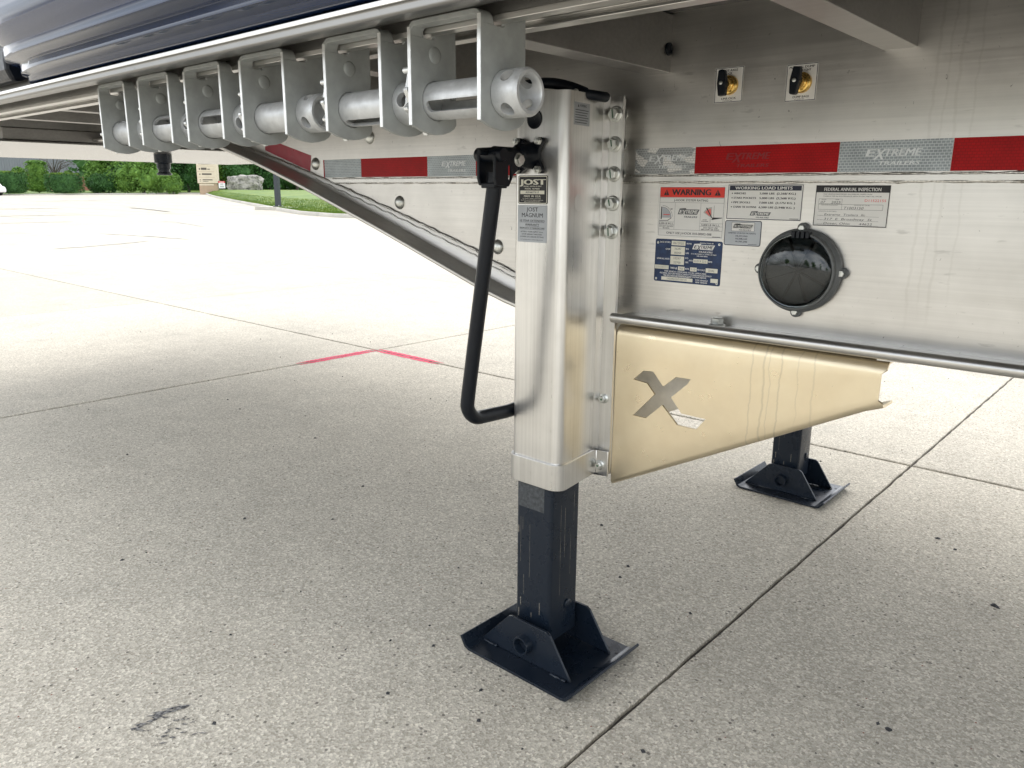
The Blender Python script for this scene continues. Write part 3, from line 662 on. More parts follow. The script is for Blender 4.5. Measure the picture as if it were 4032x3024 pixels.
def make_leg(name):
    s_ = MB(); s_.prism(hat() + inner(0), 'z', .440, 1.240)
    leg = s_.build(name, 'leg_metal', T, smooth=30)
    s_ = MB(); s_.prism(hat(.006) + [(-.141, -.052), (-.172, -.052), (-.1790, -.064), (-.1655, -.19), (-.19, -.2055), (-.28, -.2055), (-.3025, -.18), (-.2890, -.06), (-.297, -.052), (-.326, -.052)], 'z', .428, .487); s_.build('collar', 'leg_metal', leg, smooth=30, bevel=.0012)
    s_ = MB(); s_.prism(rrect(-.287, -.1850, -.2, -.096, .010), 'z', .055, .60); s_.build('inner_tube', 'black_paint', leg, smooth=30)
    sticker('worn_label', 'worn_grey', plane_front(-.2795, -.2001, .366), 74, 75, 1, leg, .2)
    for k in range(9):
        xq = (-.272, -.262, -.2705, -.245, -.238, -.266, -.2785, -.214, -.2755)[k]; z0 = (.23, .15, .12, .20, .10, .31, .30, .115, .09)[k]; hq = (.11, .05, .02, .13, .012, .03, .018, .03, .022)[k]; wq = (.7, .9, 2.6, .6, 1.6, .8, 3.5, 1.6, 2.4)[k]
        n_ = 12; lf = [(-wq * random.uniform(.2, .6), hq * 1000 * i / n_) for i in range(n_ + 1)]; rt_ = [(wq * random.uniform(.2, .6), hq * 1000 * i / n_) for i in range(n_ + 1)]
        me = bpy.data.meshes.new('scratch'); Mq = plane_front(xq, -.2003, z0); me.from_pydata([Mq @ Vector((x / 1000, y / 1000, .0001)) for x, y in lf + rt_], [], [(i, n_ + 1 + i, n_ + 2 + i, i + 1) for i in range(n_)]); me.materials.append(MAT['scratch_tan']); link('scratch', me, leg)
    for k in range(4):
        yq = (-.165, -.150, -.128, -.118)[k]; z0 = (.16, .25, .20, .33)[k]; hq = (.22, .12, .10, .07)[k]; n_ = 12; Mq = plane_side(-.1849, yq, z0)
        lf = [(-.6 * random.uniform(.2, 1), hq * 1000 * i / n_) for i in range(n_ + 1)]; rt_ = [(.6 * random.uniform(.2, 1), hq * 1000 * i / n_) for i in range(n_ + 1)]
        me = bpy.data.meshes.new('scratch'); me.from_pydata([Mq @ Vector((x / 1000, y / 1000, .0001)) for x, y in lf + rt_], [], [(i, n_ + 1 + i, n_ + 2 + i, i + 1) for i in range(n_)]); me.materials.append(MAT['scratch_tan']); link('scratch', me, leg)
    s_ = MB(); s_.box(-.329, -.1445, -.0435, -.036, .43, 1.235); s_.build('bracket_plate', 'leg_metal', leg, bevel=.001)
    s_ = MB(); s_.box(-.300, -.168, -.0355, -.0005, .80, 1.22); s_.build('spacer', 'leg_metal', leg)
    # foot plate with turned-up ends
    pr = [(-.386, .030), (-.372, .006), (-.36, .001), (-.082, .001), (-.070, .004), (-.056, .019), (-.053, .0245)]
    th = [(a - (.002 if i == 0 else 0), b + .0075) for i, (a, b) in enumerate(pr)]
    th = [(-.380, .0335), (-.367, .012), (-.357, .0075), (-.084, .0075), (-.075, .010), (-.061, .0235), (-.057, .0285)]
    s_ = MB(); s_.prism(pr + th[::-1], 'y', -.285, -.025); fp = s_.build('foot_plate', 'black_paint', leg, bevel=.0012)
    for y in (-.232, -.082):
        g_ = MB(); g_.prism([(-.364, .0085), (-.098, .0085), (-.158, .098), (-.168, .104), (-.270, .104), (-.280, .100)], 'y', y, y + .0065); g_.build('gusset', 'black_paint', leg, bevel=.001)
        for a, b_ in ((-.352, -.312), (-.150, -.108)):
            g_ = MB(); g_.tube([(a + (b_ - a) * i / 10, y - .003 if y < -.15 else y + .009, .0095 + random.uniform(-.0006, .0006)) for i in range(11)], .0035, 7, .2); g_.build('weld_bead', 'black_paint', leg, smooth=60)
    g_ = MB(); g_.lathe((-.228, -.2245, .052), (0, -1, 0), [(.0220, -.16), (.0220, .024), (.0210, .0260), (.0180, .0260), (.0170, .0235), (.0170, -.10), (.0003, -.10)], 28); g_.build('axle_tube', 'black_paint', leg, smooth=40)
    g_ = MB(); g_.lathe((-.1845, -.134, .128), (1, 0, 0), [(.0115, -.003), (.0115, .0025), (.0095, .004), (.0003, .0045)], 20); g_.build('pin', 'black_paint', leg, smooth=40)
    g_ = MB(); g_.cyl((-.09, -.065, .0074), (0, 0, 1), .004, .001, 10); g_.build('drain_hole', 'black_plastic', leg)
    for k, z in enumerate((1.206, 1.147, 1.088, 1.029, .971)):
        bo = hexbolt((-.1580, -.0507, z), Vector((0, -1, 0)), .0122, .0130, .3 + k * .7).build('bolt', 'zinc', leg, smooth=30)
        bn = hexbolt((-.1565, -.0355, z), Vector((0, 1, 0)), .0118, .012, .9 + k).build('nut', 'zinc', leg, smooth=30)
        a = R(100 + 8 * math.sin(k * 3)); L_ = .0085
        q = MB(); q.prism([(-.1580 + L_ * math.cos(a) * t_ + w_ * math.sin(a), z + L_ * math.sin(a) * t_ - w_ * math.cos(a)) for t_, w_ in ((-1 + .4 * (k % 2), -.0011), (1, -.0013), (1, .0013), (-1 + .4 * (k % 2), .0011))], 'y', -.0638, -.0643); q.build('paint_mark', 'green_mark', leg)
    for z, r_ in ((.606, .0085), (.452, .0085)):
        y = -.0507 if z > .5 else -.0567
        hexbolt((-.1615, y, z), Vector((0, -1, 0)), r_, .0105, .4).build('bolt', 'zinc', leg, smooth=30)
        q = MB(); q.cyl((-.1615, y - .0106, z), (0, -1, 0), .0022, .0004, 10); q.build('paint_mark', 'green_mark', leg)
    return leg
leg1 = make_leg('landing_leg'); leg1['label'] = 'near landing leg with label plates and folded crank'
# second leg on the far side (same shapes, standing 1.41 m further over)
leg2 = leg1.copy(); COL.objects.link(leg2); leg2.parent = T; leg2.location = (.004, 1.410, 0); leg2['label'] = 'far landing leg seen under the tapered brace plate'
for ch in list(leg1.children):
    c = ch.copy(); COL.objects.link(c); c.parent = leg2
# details of the near leg only
b = MB(); b.lathe((-.2440, -.2055, 1.190), (0, -1, 0), [(.0190, 0), (.0190, .0010), (.0175, .0016), (.0165, .0010), (.0003, .0008)], 28); b.build('hole_plug', 'black_plastic', leg1, smooth=40)
# ---- crank: gearbox mount, yoke, folded handle
star = []
for k in range(48):
    a = 2 * math.pi * k / 48; c4 = abs(math.cos(2 * (a + math.pi / 4 - math.pi / 4) + math.pi / 2)); rr = .0255 + .0215 * (abs(math.sin(2 * a)) ** 5)
    star.append((-.2505 + rr * math.cos(a), 1.1205 + rr * math.sin(a)))
b = MB(); b.prism(star, 'y', -.2055, -.2155); hub = b.build('crank_gearbox', 'black_plastic', T, smooth=30, bevel=.0015)
b = MB(); b.lathe((-.2505, -.2150, 1.1205), (0, -1, 0), [(.0262, 0), (.0245, .008), (.0225, .014), (.0215, .030), (.0185, .034), (.0140, .036), (.0140, .10), (.0003, .1)], 28); b.build('input_shaft', 'black_plastic', hub, smooth=40)
for dx in (-1, 1):
    for dz in (-1, 1):
        hexbolt((-.2505 + dx * .0275, -.2155, 1.1205 + dz * .0275), Vector((0, -1, 0)), .0082, .0085, .2, False).build('nut', 'zinc', hub, smooth=30)
        b = MB(); b.lathe((-.2505 + dx * .0275, -.2230, 1.1205 + dz * .0275), (0, -1, 0), [(.0042, 0), (.0042, .0055), (.0002, .006)], 12); b.build('stud', 'zinc', hub, smooth=40)
A = Vector((-.243, -.322, 1.062)); B = Vector((-.316, -.326, .618))
path = [Vector((-.2425, -.3205, 1.085)), A]; path += [A + (B - A) * t for t in (.2, .4, .6, .8, .94)]
bc = B + Vector((0, .042, .006))
for i in range(1, 9):
    a = R(90 * i / 8); path.append(Vector((B.x - .001 * i / 8, bc.y - .042 * math.cos(a) , bc.z - .042 * math.sin(a))))
path += [Vector((-.3185, -.20, .577)), Vector((-.3195, -.13, .578)), Vector((-.320, -.07, .578))]
b = MB(); b.tube(path, .0148, 16); hd = b.build('crank_handle', 'black_plastic', T, smooth=60)
b = MB()      # yoke: U-shaped fork around the handle top
b.prism([(-.304, 1.060), (-.338, 1.062), (-.343, 1.075), (-.343, 1.118), (-.336, 1.124), (-.262, 1.122), (-.258, 1.112), (-.262, 1.100), (-.292, 1.082)], 'x', -.228, -.2215)
yk = MB(); yk.prism(rrect(-.306, -.297, 1.072, 1.100, .004), 'x', -.235, -.215); ym = cut(b.mesh('y'), [yk.mesh('k')], 'yoke'); ym.materials.clear(); ym.materials.append(MAT['black_plastic']); link('yoke', ym, hd, .0015)
b = MB()
b.prism([(-.304, 1.060), (-.338, 1.062), (-.343, 1.075), (-.343, 1.118), (-.336, 1.124), (-.262, 1.122), (-.258, 1.112), (-.262, 1.100), (-.292, 1.082)], 'x', -.270, -.2635)
b.box(-.2636, -.2279, -.338, -.302, 1.057, 1.067)
b.box(-.2636, -.2279, -.340, -.270, 1.1135, 1.1215)
b.build('yoke_arm', 'black_plastic', hd, bevel=.002)
b = MB(); b.lathe((-.281, -.328, 1.118), (1, 0, 0), [(.0003, 0), (.0115, 0), (.0135, .003), (.0135, .065), (.0115, .068), (.0003, .068)], 20); b.build('yoke_boss', 'black_plastic', hd, smooth=40)
b = MB(); b.cyl((-.246, -.362, 1.121), (0, 1, 0), .0052, .03, 12); b.build('lock_pin', 'black_plastic', hd, smooth=40)
hexbolt((-.2213, -.278, 1.110), Vector((1, 0, 0)), .0098, .0085, .2).build('bolt', 'zinc', hd, smooth=30)
# ---- air hose over the leg and its screw
pts = []
for i in range(13):
    t = i / 12; pts.append((-.320 + .142 * t, -.150 + .02 * t, 1.262 + .006 * math.sin(t * 3.1) - .022 * t * t))
b = MB(); b.tube(pts, .0108, 12); hs_ = b.build('air_hose', 'hose_black', T, smooth=60)
b = MB(); b.tube([(-.190, -.137, 1.2425), (-.176, -.130, 1.2385), (-.167, -.112, 1.2365), (-.164, -.090, 1.236), (-.166, -.078, 1.2365)], .0100, 12); b.build('hose_end', 'hose_black', hs_, smooth=60)
b = MB(); b.lathe((-.195, -.139, 1.2415), (.6, -.8, 0), [(.0060, .0095), (.0060, .0135), (.003, .0150), (.0002, .0152)], 14); b.build('screw', 'zinc', hs_, smooth=40)

# ---- tapered beige brace plate with cut-out
secs = []
xs = [-.141 + i * .545 / 24 for i in range(25)]
for x in xs:
    t = (x + .141) / .545; zb = .405 + (.690 - .405) * t; zt = .7735
    s_ = [(.095, zt), (.0, zt)] + [(-.020 + .022 * math.cos(R(a)) - .0, zt - .022 + .022 * math.sin(R(a))) for a in (90, 112, 135, 157, 180)]
    s_ += [(-.042, zt - .022 - (zt - zb - .036) * k / 6) for k in range(1, 7)]
    s_ += [(-.028 + .014 * math.cos(R(a)), zb + .014 + .014 * math.sin(R(a))) for a in (202, 225, 247, 270)] + [(.0, zb), (.02, zb)]
    xx = x + (.012 if t > .99 else 0)
    secs.append([(x + (.008 if t > .99 and (z > .76 or z < zb + .012) else 0), y, z) for y, z in s_])
b = MB(); b.sweep(secs, closed=False, caps=False); pm = solid(b.mesh('p'), .005, 'p')
XC = [(-.093, .660), (-.069, .683), (-.045, .685), (-.019, .657), (.010, .682), (.044, .683), (.037, .671), (.001, .637), (.027, .607), (.083, .606), (.063, .580), (.019, .580), (-.019, .616), (-.057, .580), (-.090, .580), (-.039, .636), (-.059, .657)]
c_ = MB(); c_.prism(XC, 'y', -.07, -.02); pm2 = cut(pm, [c_.mesh('x')], 'brace_plate')
pm2.shade_smooth(); pm2.set_sharp_from_angle(angle=R(30)); pm2.materials.clear(); pm2.materials.append(MAT['beige_metal'])
br = link('brace_plate', pm2, T, label='tapered beige brace plate with an X-shaped cut-out')
b = MB(); b.prism([(-.25, .77), (-.25, .505), (-.141, .535), (.02, .610), (.30, .665), (.30, .767)], 'y', .045, .050); b.build('back_plate', 'back_metal', br)
b = MB(); b.prism([(.392, .7735), (.392, .7815), (.463, .7815), (.440, .7745)], 'y', -.036, .06); b.build('end_shim', 'flange_metal', br)
# bolt standing on the flange
hexbolt((.083, -.022, FLZ + .006), Vector((0, 0, 1)), .0125, .016, .35).build('bolt', 'zinc', T, smooth=30)

# ---- reflective tape
TZ0, TZ1 = 1.0885, 1.1393
def tape_seg(x0, x1, mat, logo=None, z0=TZ0, z1=TZ1):
    o = sticker('reflective_tape', mat, plane_front(x0, -.0003, z0), (x1 - x0) * 1000, (z1 - z0) * 1000, .6, T)
    if logo:
        P = Print(); a = (logo - x0) * 1000; P.logo(a - 52, a + 52, 11, 42, None, 'tape_logo_red' if mat == 'tape_red' else 'tape_logo', 'tape_logo_red' if mat == 'tape_red' else 'tape_logo')
        P.build(o, plane_front(x0, -.0003, z0))
    return o
for k, (a, b_, m_, lg) in enumerate([(-.139, -.0006, 'tape_pale', -.062), (.0, .2788, 'tape_red', .11), (.2794, .4566, 'tape_white', .368), (.4572, .7360, 'tape_red', None), (.7366, .914, 'tape_white', .82),
                         (-1.2455, -1.2403, 'tape_red', None), (-1.2397, -1.0632, 'tape_white', None), (-1.0626, -.7832, 'tape_red', None), (-.7826, -.6054, 'tape_white', -.684), (-.6048, -.335, 'tape_red', None)]):
    tape_seg(a, b_, m_, lg)
# old dark red piece following the slope above the gooseneck angle
q = [(-1.562, 1.176), (-1.559, 1.200), (-1.492, 1.199), (-1.307, 1.154), (-1.316, 1.108)]
b = MB(); b.prism(q, 'y', -.0009, .0005); b.build('reflective_tape', 'tape_old_red', T, label='dark red tape piece cut at a slope')

# ---- stickers on the beam
def place(name, mat, x0, x1, z0, z1, r, label=None):
    M = plane_front(x0, -.0002, z0); o = sticker(name, mat, M, (x1 - x0) * 1000, (z1 - z0) * 1000, r, T, label=label); return o, M, Print()
# warning, 150 x 102
o, M, P = place('warning_sticker', 'white_vinyl', -.078, .072, .9625, 1.0655, 2, 'white sticker with a red warning band about hook rating')
W_, H_ = 150, 103
P.frame('navy_print', 3, 147, 3, 100, .5); P.rect('red_print', 3.5, 146.5, 80, 99.5)
P.text('black_print', 'WARNING', 31, 117, 84.5, 11.5, .045, 0, .2)
for cx in (18, 132):
    P.poly('black_print', [(cx - 6.5, 84), (cx + 6.5, 84), (cx, 95.5)], z=.2); P.rect('red_print', cx - .7, cx + .7, 88, 92, .35); P.rect('red_print', cx - .7, cx + .7, 85.6, 87, .35)
P.rect('navy_print', 3, 147, 78.6, 79.1); P.text('black_print', 'J-HOOK SYSTEM RATING', 36, 112, 72.3, 4.3, .02)
P.rect('navy_print', 3, 147, 69.5, 69.9); P.rect('navy_print', 39, 39.4, 16, 69.5); P.rect('navy_print', 97, 97.4, 16, 69.5); P.rect('navy_print', 3, 147, 15.6, 16)
P.rect('navy_print', 3, 39, 30.6, 31); P.rect('navy_print', 3, 39, 24.3, 24.7); P.rect('navy_print', 97.4, 147, 30.0, 30.4); P.rect('navy_print', 97.4, 147, 24.0, 24.4)
P.text('black_print', '6,500 LB W.L.L.', 4.5, 37.5, 25.9, 3.5, .03); P.text('black_print', 'DO NOT EXCEED', 5, 37, 20.6, 2.6, .03); P.text('black_print', '90 DEG.', 13, 29, 16.9, 2.6, .03)
P.text('black_print', '5,000 LB W.L.L.', 101, 141, 25.3, 3.5, .03); P.text('black_print', 'DO NOT USE', 106, 137, 20.2, 2.8, .03); P.text('black_print', 'BELOW 20 DEG.', 101, 141, 16.6, 2.8, .03)
P.text('black_print', 'ONLY USE J-HOOK 010-00002-008', 22, 124, 6.6, 4.6, .02); P.rect('black_print', 126, 144, 3.8, 4.8)
P.logo(46, 95, 40, 58, 'grey_print')
P.arc('grey_vinyl', 10, 39, 0, 21, 0, math.pi / 2); P.arc('black_print', 10, 39, 24, 24.6, .1, math.pi / 2); P.arc('black_print', 10, 39, 21, 21.5, 0, math.pi / 2, .1)
P.rect('red_print', 13, 28, 44.5, 46, .2); P.rect('black_print', 7, 9.5, 36, 61, .1); P.poly('black_print', [(4, 32), (24, 33), (33, 39), (31, 39), (23, 34), (4, 33)], z=.1); P.text('black_print', "90'", 29, 34, 55, 3, .03)
P.arc('faint_print', 122, 41, 0, 21, math.pi / 2, math.pi * .84); P.arc('salmon_print', 122, 41, 6, 18, math.pi * .55, math.pi * .8, .1)
P.poly('black_print', [(122, 41), (124, 41), (111, 61), (109, 60)], z=.2); P.poly('black_print', [(122, 37), (145, 41), (145, 42), (124, 42)], z=.15); P.rect('black_print', 126, 126.6, 42, 65); P.rect('black_print', 119, 119.6, 32, 40)
P.text('black_print', 'OUTER', 103, 112, 36, 2, .03); P.text('black_print', 'RUB RAIL', 101, 116, 33, 2, .03)
P.build(o, M)
# working load limits, 147 x 66
o, M, P = place('load_limit_sticker', 'white_vinyl', .0750, .2225, 1.0025, 1.0680, 1.5, 'white sticker with a dark heading listing working load limits')
P.frame('navy_print', .5, 147, .5, 65, 1.3); P.rect('navy_print', 3.5, 144, 54.3, 63.0)
P.text('white_vinyl', 'WORKING LOAD LIMITS', 15, 127, 56.1, 5.3, .03, 0, .2)
for i, (a, b_, xa) in enumerate([('WINCHES', '5,000 LBS  (2,268/ KG.)', 37), ('STAKE POCKETS', '5,000 LBS  (2,268/ KG.)', 58), ('PIPE SPOOLS', '7,000 LBS  (3,175/ KG. )', 47), ('CHAIN TIE DOWNS', '6,500 LBS (2,948/ KG. )', 60)]):
    y = 47 - i * 8.4; P.text('black_print', a, 13, xa, y, 3.5, .045); P.text('black_print', b_, 65, 134, y, 3.5, .045); P.arc('black_print', 9.5, y + 1.7, 0, 1.2, 0, 6.28)
P.logo(48, 90, 3.5, 15.5, 'grey_print'); P.rect('black_print', 126, 143, 3, 4)
P.build(o, M)
# patents, 75 x 49
o, M, P = place('patent_sticker', 'grey_vinyl', .0740, .1490, .9525, 1.0005, 4, 'small silver grey sticker listing patent numbers')
p1 = rrect(0, 75, 0, 48, 4); p2 = rrect(1.4, 73.6, 1.4, 46.6, 3); n_ = len(p1)
P.poly('navy_print', p1 + p2, [(i, (i + 1) % n_, n_ + (i + 1) % n_, n_ + i) for i in range(n_)])
P.frame('navy_print', 14, 61, 27.5, 44.5, .6); P.rect('white_vinyl', 14.6, 60.4, 28.1, 43.9); P.logo(17, 58, 29, 41.5, 'grey_print')
P.text('navy_print', 'UNITED STATES PATENTS:', 8, 65, 22.6, 2.8, .03)
for i, t_ in enumerate(('10,272,950', '10,308,162', '10,787,200')): P.text('navy_print', t_, 24, 48, 17 - i * 5.2, 3, .035)
P.rect('navy_print', 50, 68, 3, 3.8); P.build(o, M)
# annual inspection, 126 x 71
o, M, P = place('inspection_sticker', 'white_vinyl', .2450, .3715, .9955, 1.0665, 2.5, 'white annual inspection sticker with handwriting')
P.frame('black_print', .3, 126, .3, 70.6, 1.4); P.rect('black_print', 1.5, 125, 58.5, 69.5)
P.text('white_vinyl', 'FEDERAL ANNUAL INSPECTION', 15, 111, 61, 5.6, .02, 0, .2)
P.text('black_print', 'THIS VEHICLE HAS PASSED AN ANNUAL INSPECTION', 14, 97, 54.6, 1.8, .01); P.text('black_print', 'CONDUCTED IN ACCORDANCE WITH 49 CFR, PART 396, FMCSR', 14, 113, 51, 1.8, .01)
P.text('red_print', 'D11522155', 86, 121, 43, 4.2, .005); P.frame('black_print', 7, 48, 38.6, 47.5, .4); P.frame('black_print', 7, 117, 28.8, 38.2, .4); P.rect('black_print', 48, 48.4, 28.8, 38.2)
P.text('black_print', 'MONTH', 12, 20, 45.4, 1.3, .02); P.text('black_print', 'YEAR', 36, 43, 45.4, 1.3, .02); P.text('black_print', 'VEHICLE ID (Company No.)', 12, 41, 36, 1.4, .01); P.text('black_print', 'STATE/TAG NO. OR VIN', 69, 95, 36, 1.4, .01)
P.text('black_print', '07', 10, 19, 39.6, 4.2, 0, .25); P.text('black_print', '2025', 29, 46, 39.6, 4.2, 0, .25); P.text('black_print', 'T1003150', 51, 86, 29.8, 4.4, 0, .3)
P.text('black_print', 'LOCATION OF RECORDS:', 8, 40, 25.2, 1.5, .01)
for i, (a, x1) in enumerate((('Extreme  Trailers  llc', 90), ('317  E  Broadway  St', 102), ('Dover, Ohio      44622', 103))):
    y = 18.6 - i * 7.6; P.text('black_print', a, 19, x1, y, 3.6, -.005, .3); P.rect('black_print', 18, 112, y - 1.1, y - .8); P.text('black_print', ('Company', 'Street Address', 'City, State, Zip')[i], 7, 17.5, y - .6, 1.2, .01)
P.build(o, M)
# identification plate, 152 x 88
o, M, P = place('identification_plate', 'blue_plate', -.080, .072, .8705, .9585, 4, 'dark blue identification plate with pale data fields')
F_ = 'cream_field'
for x0, x1, y0, y1, t_ in ((38, 70, 76, 85, ['06/2025']), (37.5, 69.5, 57, 73.5, ['36287', '80000']), (37, 69, 37, 54, ['10297', '22700']), (90, 122, 43, 51, ['8.25 X 22.5']), (56, 71, 25.5, 33.5, ['760']), (84, 99, 25.5, 33.5, ['110']), (119, 145, 25.5, 34, ['DUAL']), (18, 91, 3.5, 10.5, ['1VGAA532XT1003150']), (131, 147, 6, 14, [])):
    P.rect(F_, x0, x1, y0, y1)
    for i, s_ in enumerate(t_):
        hh = min(4.6, (y1 - y0) / len(t_) * .52); wd_ = min((x1 - x0) * .82, len(s_) * hh * .74); cx = (x0 + x1) / 2; P.text('grey_print', s_, cx - wd_ / 2, cx + wd_ / 2, y1 - (y1 - y0) / len(t_) * (i + .76), hh, 0, 0, .2)
P.rect('bone_field', 1, 34, 26, 34); P.text('faint_print', '275/70R 22.5', 4, 33, 28, 4, 0, 0, .2)
V = 'white_vinyl'
for t_, x0, x1, y, h in (('DATE OF MFG.', 11, 36, 80, 3.2), ('MO/YR', 73, 84, 79, 3.2), ('GVWR', 25, 36, 66, 3.2), ('KG', 72, 78, 68.5, 3.2), ('LBS', 72, 79, 60, 3.2), ('GVWR ALL AXLES', 5, 35, 46, 3.2), ('KG', 72, 78, 50, 3.2), ('LBS', 72, 79, 41.5, 3.2), ('WITH', 80, 89, 45.5, 3), ('RIMS', 123, 132, 45.5, 3),
                        ('TIRES @', 38, 54, 28, 3.4), ('KPA', 73, 82, 28, 3.4), ('PSI COLD', 100.5, 118, 28, 3.2), ('THIS VEHICLE CONFORMS TO ALL APPLICABLE', 24, 121, 20.8, 3), ('FEDERAL MOTOR VEHICLE SAFETY STANDARDS IN EFFECT', 14, 133, 16.6, 3), ('ON THE DATE OF MANUFACTURE SHOWN ABOVE.', 22, 122, 12.6, 3), ('VEHICLE IDENTIFICATION NUMBER', 25, 84, 11.3, 1.6), ('TYPE VEHICLE', 97, 125, 7.2, 2.8), ('SEMI TRAILER', 98, 124, 3.0, 2.8),
                        ('MANUFACTURED BY:', 103, 133, 82, 2.2), ('317 E. BROADWAY ST., DOVER, OH 44622', 84, 140, 60, 2.2), ('330-440-0026', 97, 121, 56, 2.4)):
    P.text(V, t_, x0, x1, y, h, .03, 0, .1)
P.logo(86, 136, 64, 81, 'white_vinyl', 'navy_print', 'white_vinyl')
for cx, cy in ((6, 80), (145, 82), (5.5, 5.5), (145, 5)): P.arc('zinc', cx, cy, 0, 2.4, 0, 6.28, .3); P.arc('black_print', cx, cy, 0, 1.0, 0, 6.28, .45)
P.build(o, M)
# valve stickers with brass valves and black knobs
def valve(x0, x1, z0, z1, top, bot, tilt, label):
    o, M, P = place('valve_sticker', 'white_vinyl', x0, x1, z0, z1, 1, label); w_, h_ = (x1 - x0) * 1000, (z1 - z0) * 1000
    P.frame('navy_print', .6, w_ - .6, .6, h_ - .6, 1.1)
    for i, (t_, a, b_) in enumerate(top): P.text('black_print', t_, a, b_, h_ - 7.6 - i * 5.4, 3.7, .03)
    P.text('black_print', bot, 15, w_ - 12, 5.6, 3.7, .03); P.text('black_print', '010-00042-000', 18, w_ - 20, 2.8, 1.5, .02); P.build(o, M)
    cx, cz = (x0 + x1) / 2 + .002, (z0 + z1) / 2 - .001
    b = MB(); b.lathe((cx, -.0005, cz), (0, -1, 0), [(.0175, 0), (.0175, .006), (.0155, .0085), (.0125, .0095), (.0125, .014), (.0105, .016), (.0105, .024), (.0003, .024)], 28); v_ = b.build('valve', 'brass', T, smooth=30)
    ca, sa = math.cos(tilt), math.sin(tilt); sh = [(-.0065, -.0225), (.0065, -.0225), (.0088, 0), (.0060, .0215), (.0035, .0235), (-.0035, .0235), (-.0060, .0215), (-.0088, 0)]
    if tilt < 0: sh = [(a, -b_) for a, b_ in sh]
    b = MB(); b.prism([(cx + a * ca - b_ * sa, cz + .001 + a * sa + b_ * ca) for a, b_ in sh], 'y', -.0245, -.0365); b.build('knob', 'black_plastic', v_, bevel=.0022)
    b = MB(); b.lathe((cx, -.0365, cz + .001), (0, -1, 0), [(.0034, 0), (.0034, .0010), (.0022, .0014), (.0002, .0015)], 14); b.build('screw', 'zinc', v_, smooth=40)
valve(.0325, .0895, 1.2180, 1.2810, [('SLIDE AXLE', 12, 45), ('LOCK', 19, 34)], 'UNLOCK', .06, 'white slide axle lock sticker')
valve(.1718, .2278, 1.2115, 1.2745, [('MANUAL DUMP', 5, 50), ('RIDE HEIGHT', 11, 44)], 'DUMP BAGS', -.10, 'white manual dump sticker')
# round side lamp
LC = Vector((.232, 0, .914))
b = MB(); b.lathe(LC, (0, -1, 0), [(.0003, 0), (.0745, 0), (.0765, .003), (.0765, .012), (.0735, .017), (.0705, .019), (.0700, .030), (.0670, .031), (.0668, .010), (.0003, .010)], 56); lamp = b.build('side_lamp', 'housing_grey', T, smooth=30)
for a in (91, 181, 0, 270):
    c = LC + Vector((math.cos(R(a)), 0, math.sin(R(a)))) * .0765
    b = MB(); b.lathe((c.x, -.0003, c.z), (0, -1, 0), [(.0100, 0), (.0100, .008), (.0085, .0095), (.0003, .0095)], 20); b.build('ear', 'housing_grey', lamp, smooth=40)
    hexbolt((c.x, -.0098, c.z), Vector((0, -1, 0)), .0062, .006, .3, False).build('bolt', 'zinc', lamp, smooth=30)
for k in range(8):
    a = k * math.pi / 4 + .35; d = Vector((math.cos(a), 0, math.sin(a))); e = Vector((-math.sin(a), 0, math.cos(a)))
    b = MB(); q = [LC + d * r_ + e * s_ for r_, s_ in ((.006, -.0011), (.060, -.0011), (.060, .0011), (.006, .0011))]; b.prism([(p.x, p.z) for p in q], 'y', -.0105, -.020); b.build('spoke', 'dark_lamp', lamp)
for k in range(4):
    b = MB(); x_ = LC.x - .010 + k * .0085; b.box(x_, x_ + .0062, -.037, -.0205, LC.z + .0600, LC.z + .0725); b.build('clip', 'black_plastic', lamp, bevel=.001)
b = MB(); b.cyl(LC + Vector((0, -.0102, 0)), (0, -1, 0), .064, .0008, 40); b.build('reflector', 'reflector_grey', lamp)
b = MB(); b.lathe(LC, (0, -1, 0), [(.0665, .024), (.0665, .0290)] + [(.066 * math.sin(R(q)), .0290 + .017 * math.cos(R(q))) for q in range(84, 5, -9)] + [(.0004, .046), (.0004, .043)] + [(.063 * math.sin(R(q)), .0270 + .016 * math.cos(R(q))) for q in range(3, 90, 9)] + [(.063, .024)], 56, True); b.build('lens', 'smoked_glass', lamp, smooth=50)
# ---- label plates on the near leg
def plane_lean(y0, z0):       # the leg's side face, which leans in toward the flange
    a = Vector((-.166, -.185, 0)); d = (Vector((-.180, -.064, 0)) - a).normalized(); p = a + d * ((y0 + .185) / d.y); n_ = Vector((d.y, -d.x, 0))
    return Matrix(((d.x, 0, n_.x, p.x + n_.x * .0003), (d.y, 0, n_.y, p.y + n_.y * .0003), (0, 1, 0, z0), (0, 0, 0, 1)))
M = plane_front(-.2845, -.2053, 1.0270); o = sticker('maker_plate', 'black_plate', M, 77, 56, 4, T, .6, 'black maker plate on the landing leg'); P = Print()
p1 = rrect(1.2, 75.8, 1.2, 54.8, 3.2); p2 = rrect(2.6, 74.4, 2.6, 53.4, 2.4); n_ = len(p1)
P.poly('cream_field', p1 + p2, [(i, (i + 1) % n_, n_ + (i + 1) % n_, n_ + i) for i in range(n_)], .3)
P.text('cream_field', 'JOST', 5, 71, 38, 10.5, .06, 0, .3); P.text('cream_field', 'GRAND  HAVEN, MI 49417', 14, 62, 33.6, 2.4, .02, 0, .3); P.text('cream_field', 'MODEL  NUMBER', 18, 57, 28.6, 3.0, .02, 0, .3)
P.rect('cream_field', 6, 69, 19.5, 26.5, .3); P.text('black_print', 'AX160.T3.17', 20, 55, 21.3, 3.6, .035, 0, .45); P.text('cream_field', 'MADE  IN  U.S.A.', 16, 60, 13.6, 3.8, .025, 0, .3)
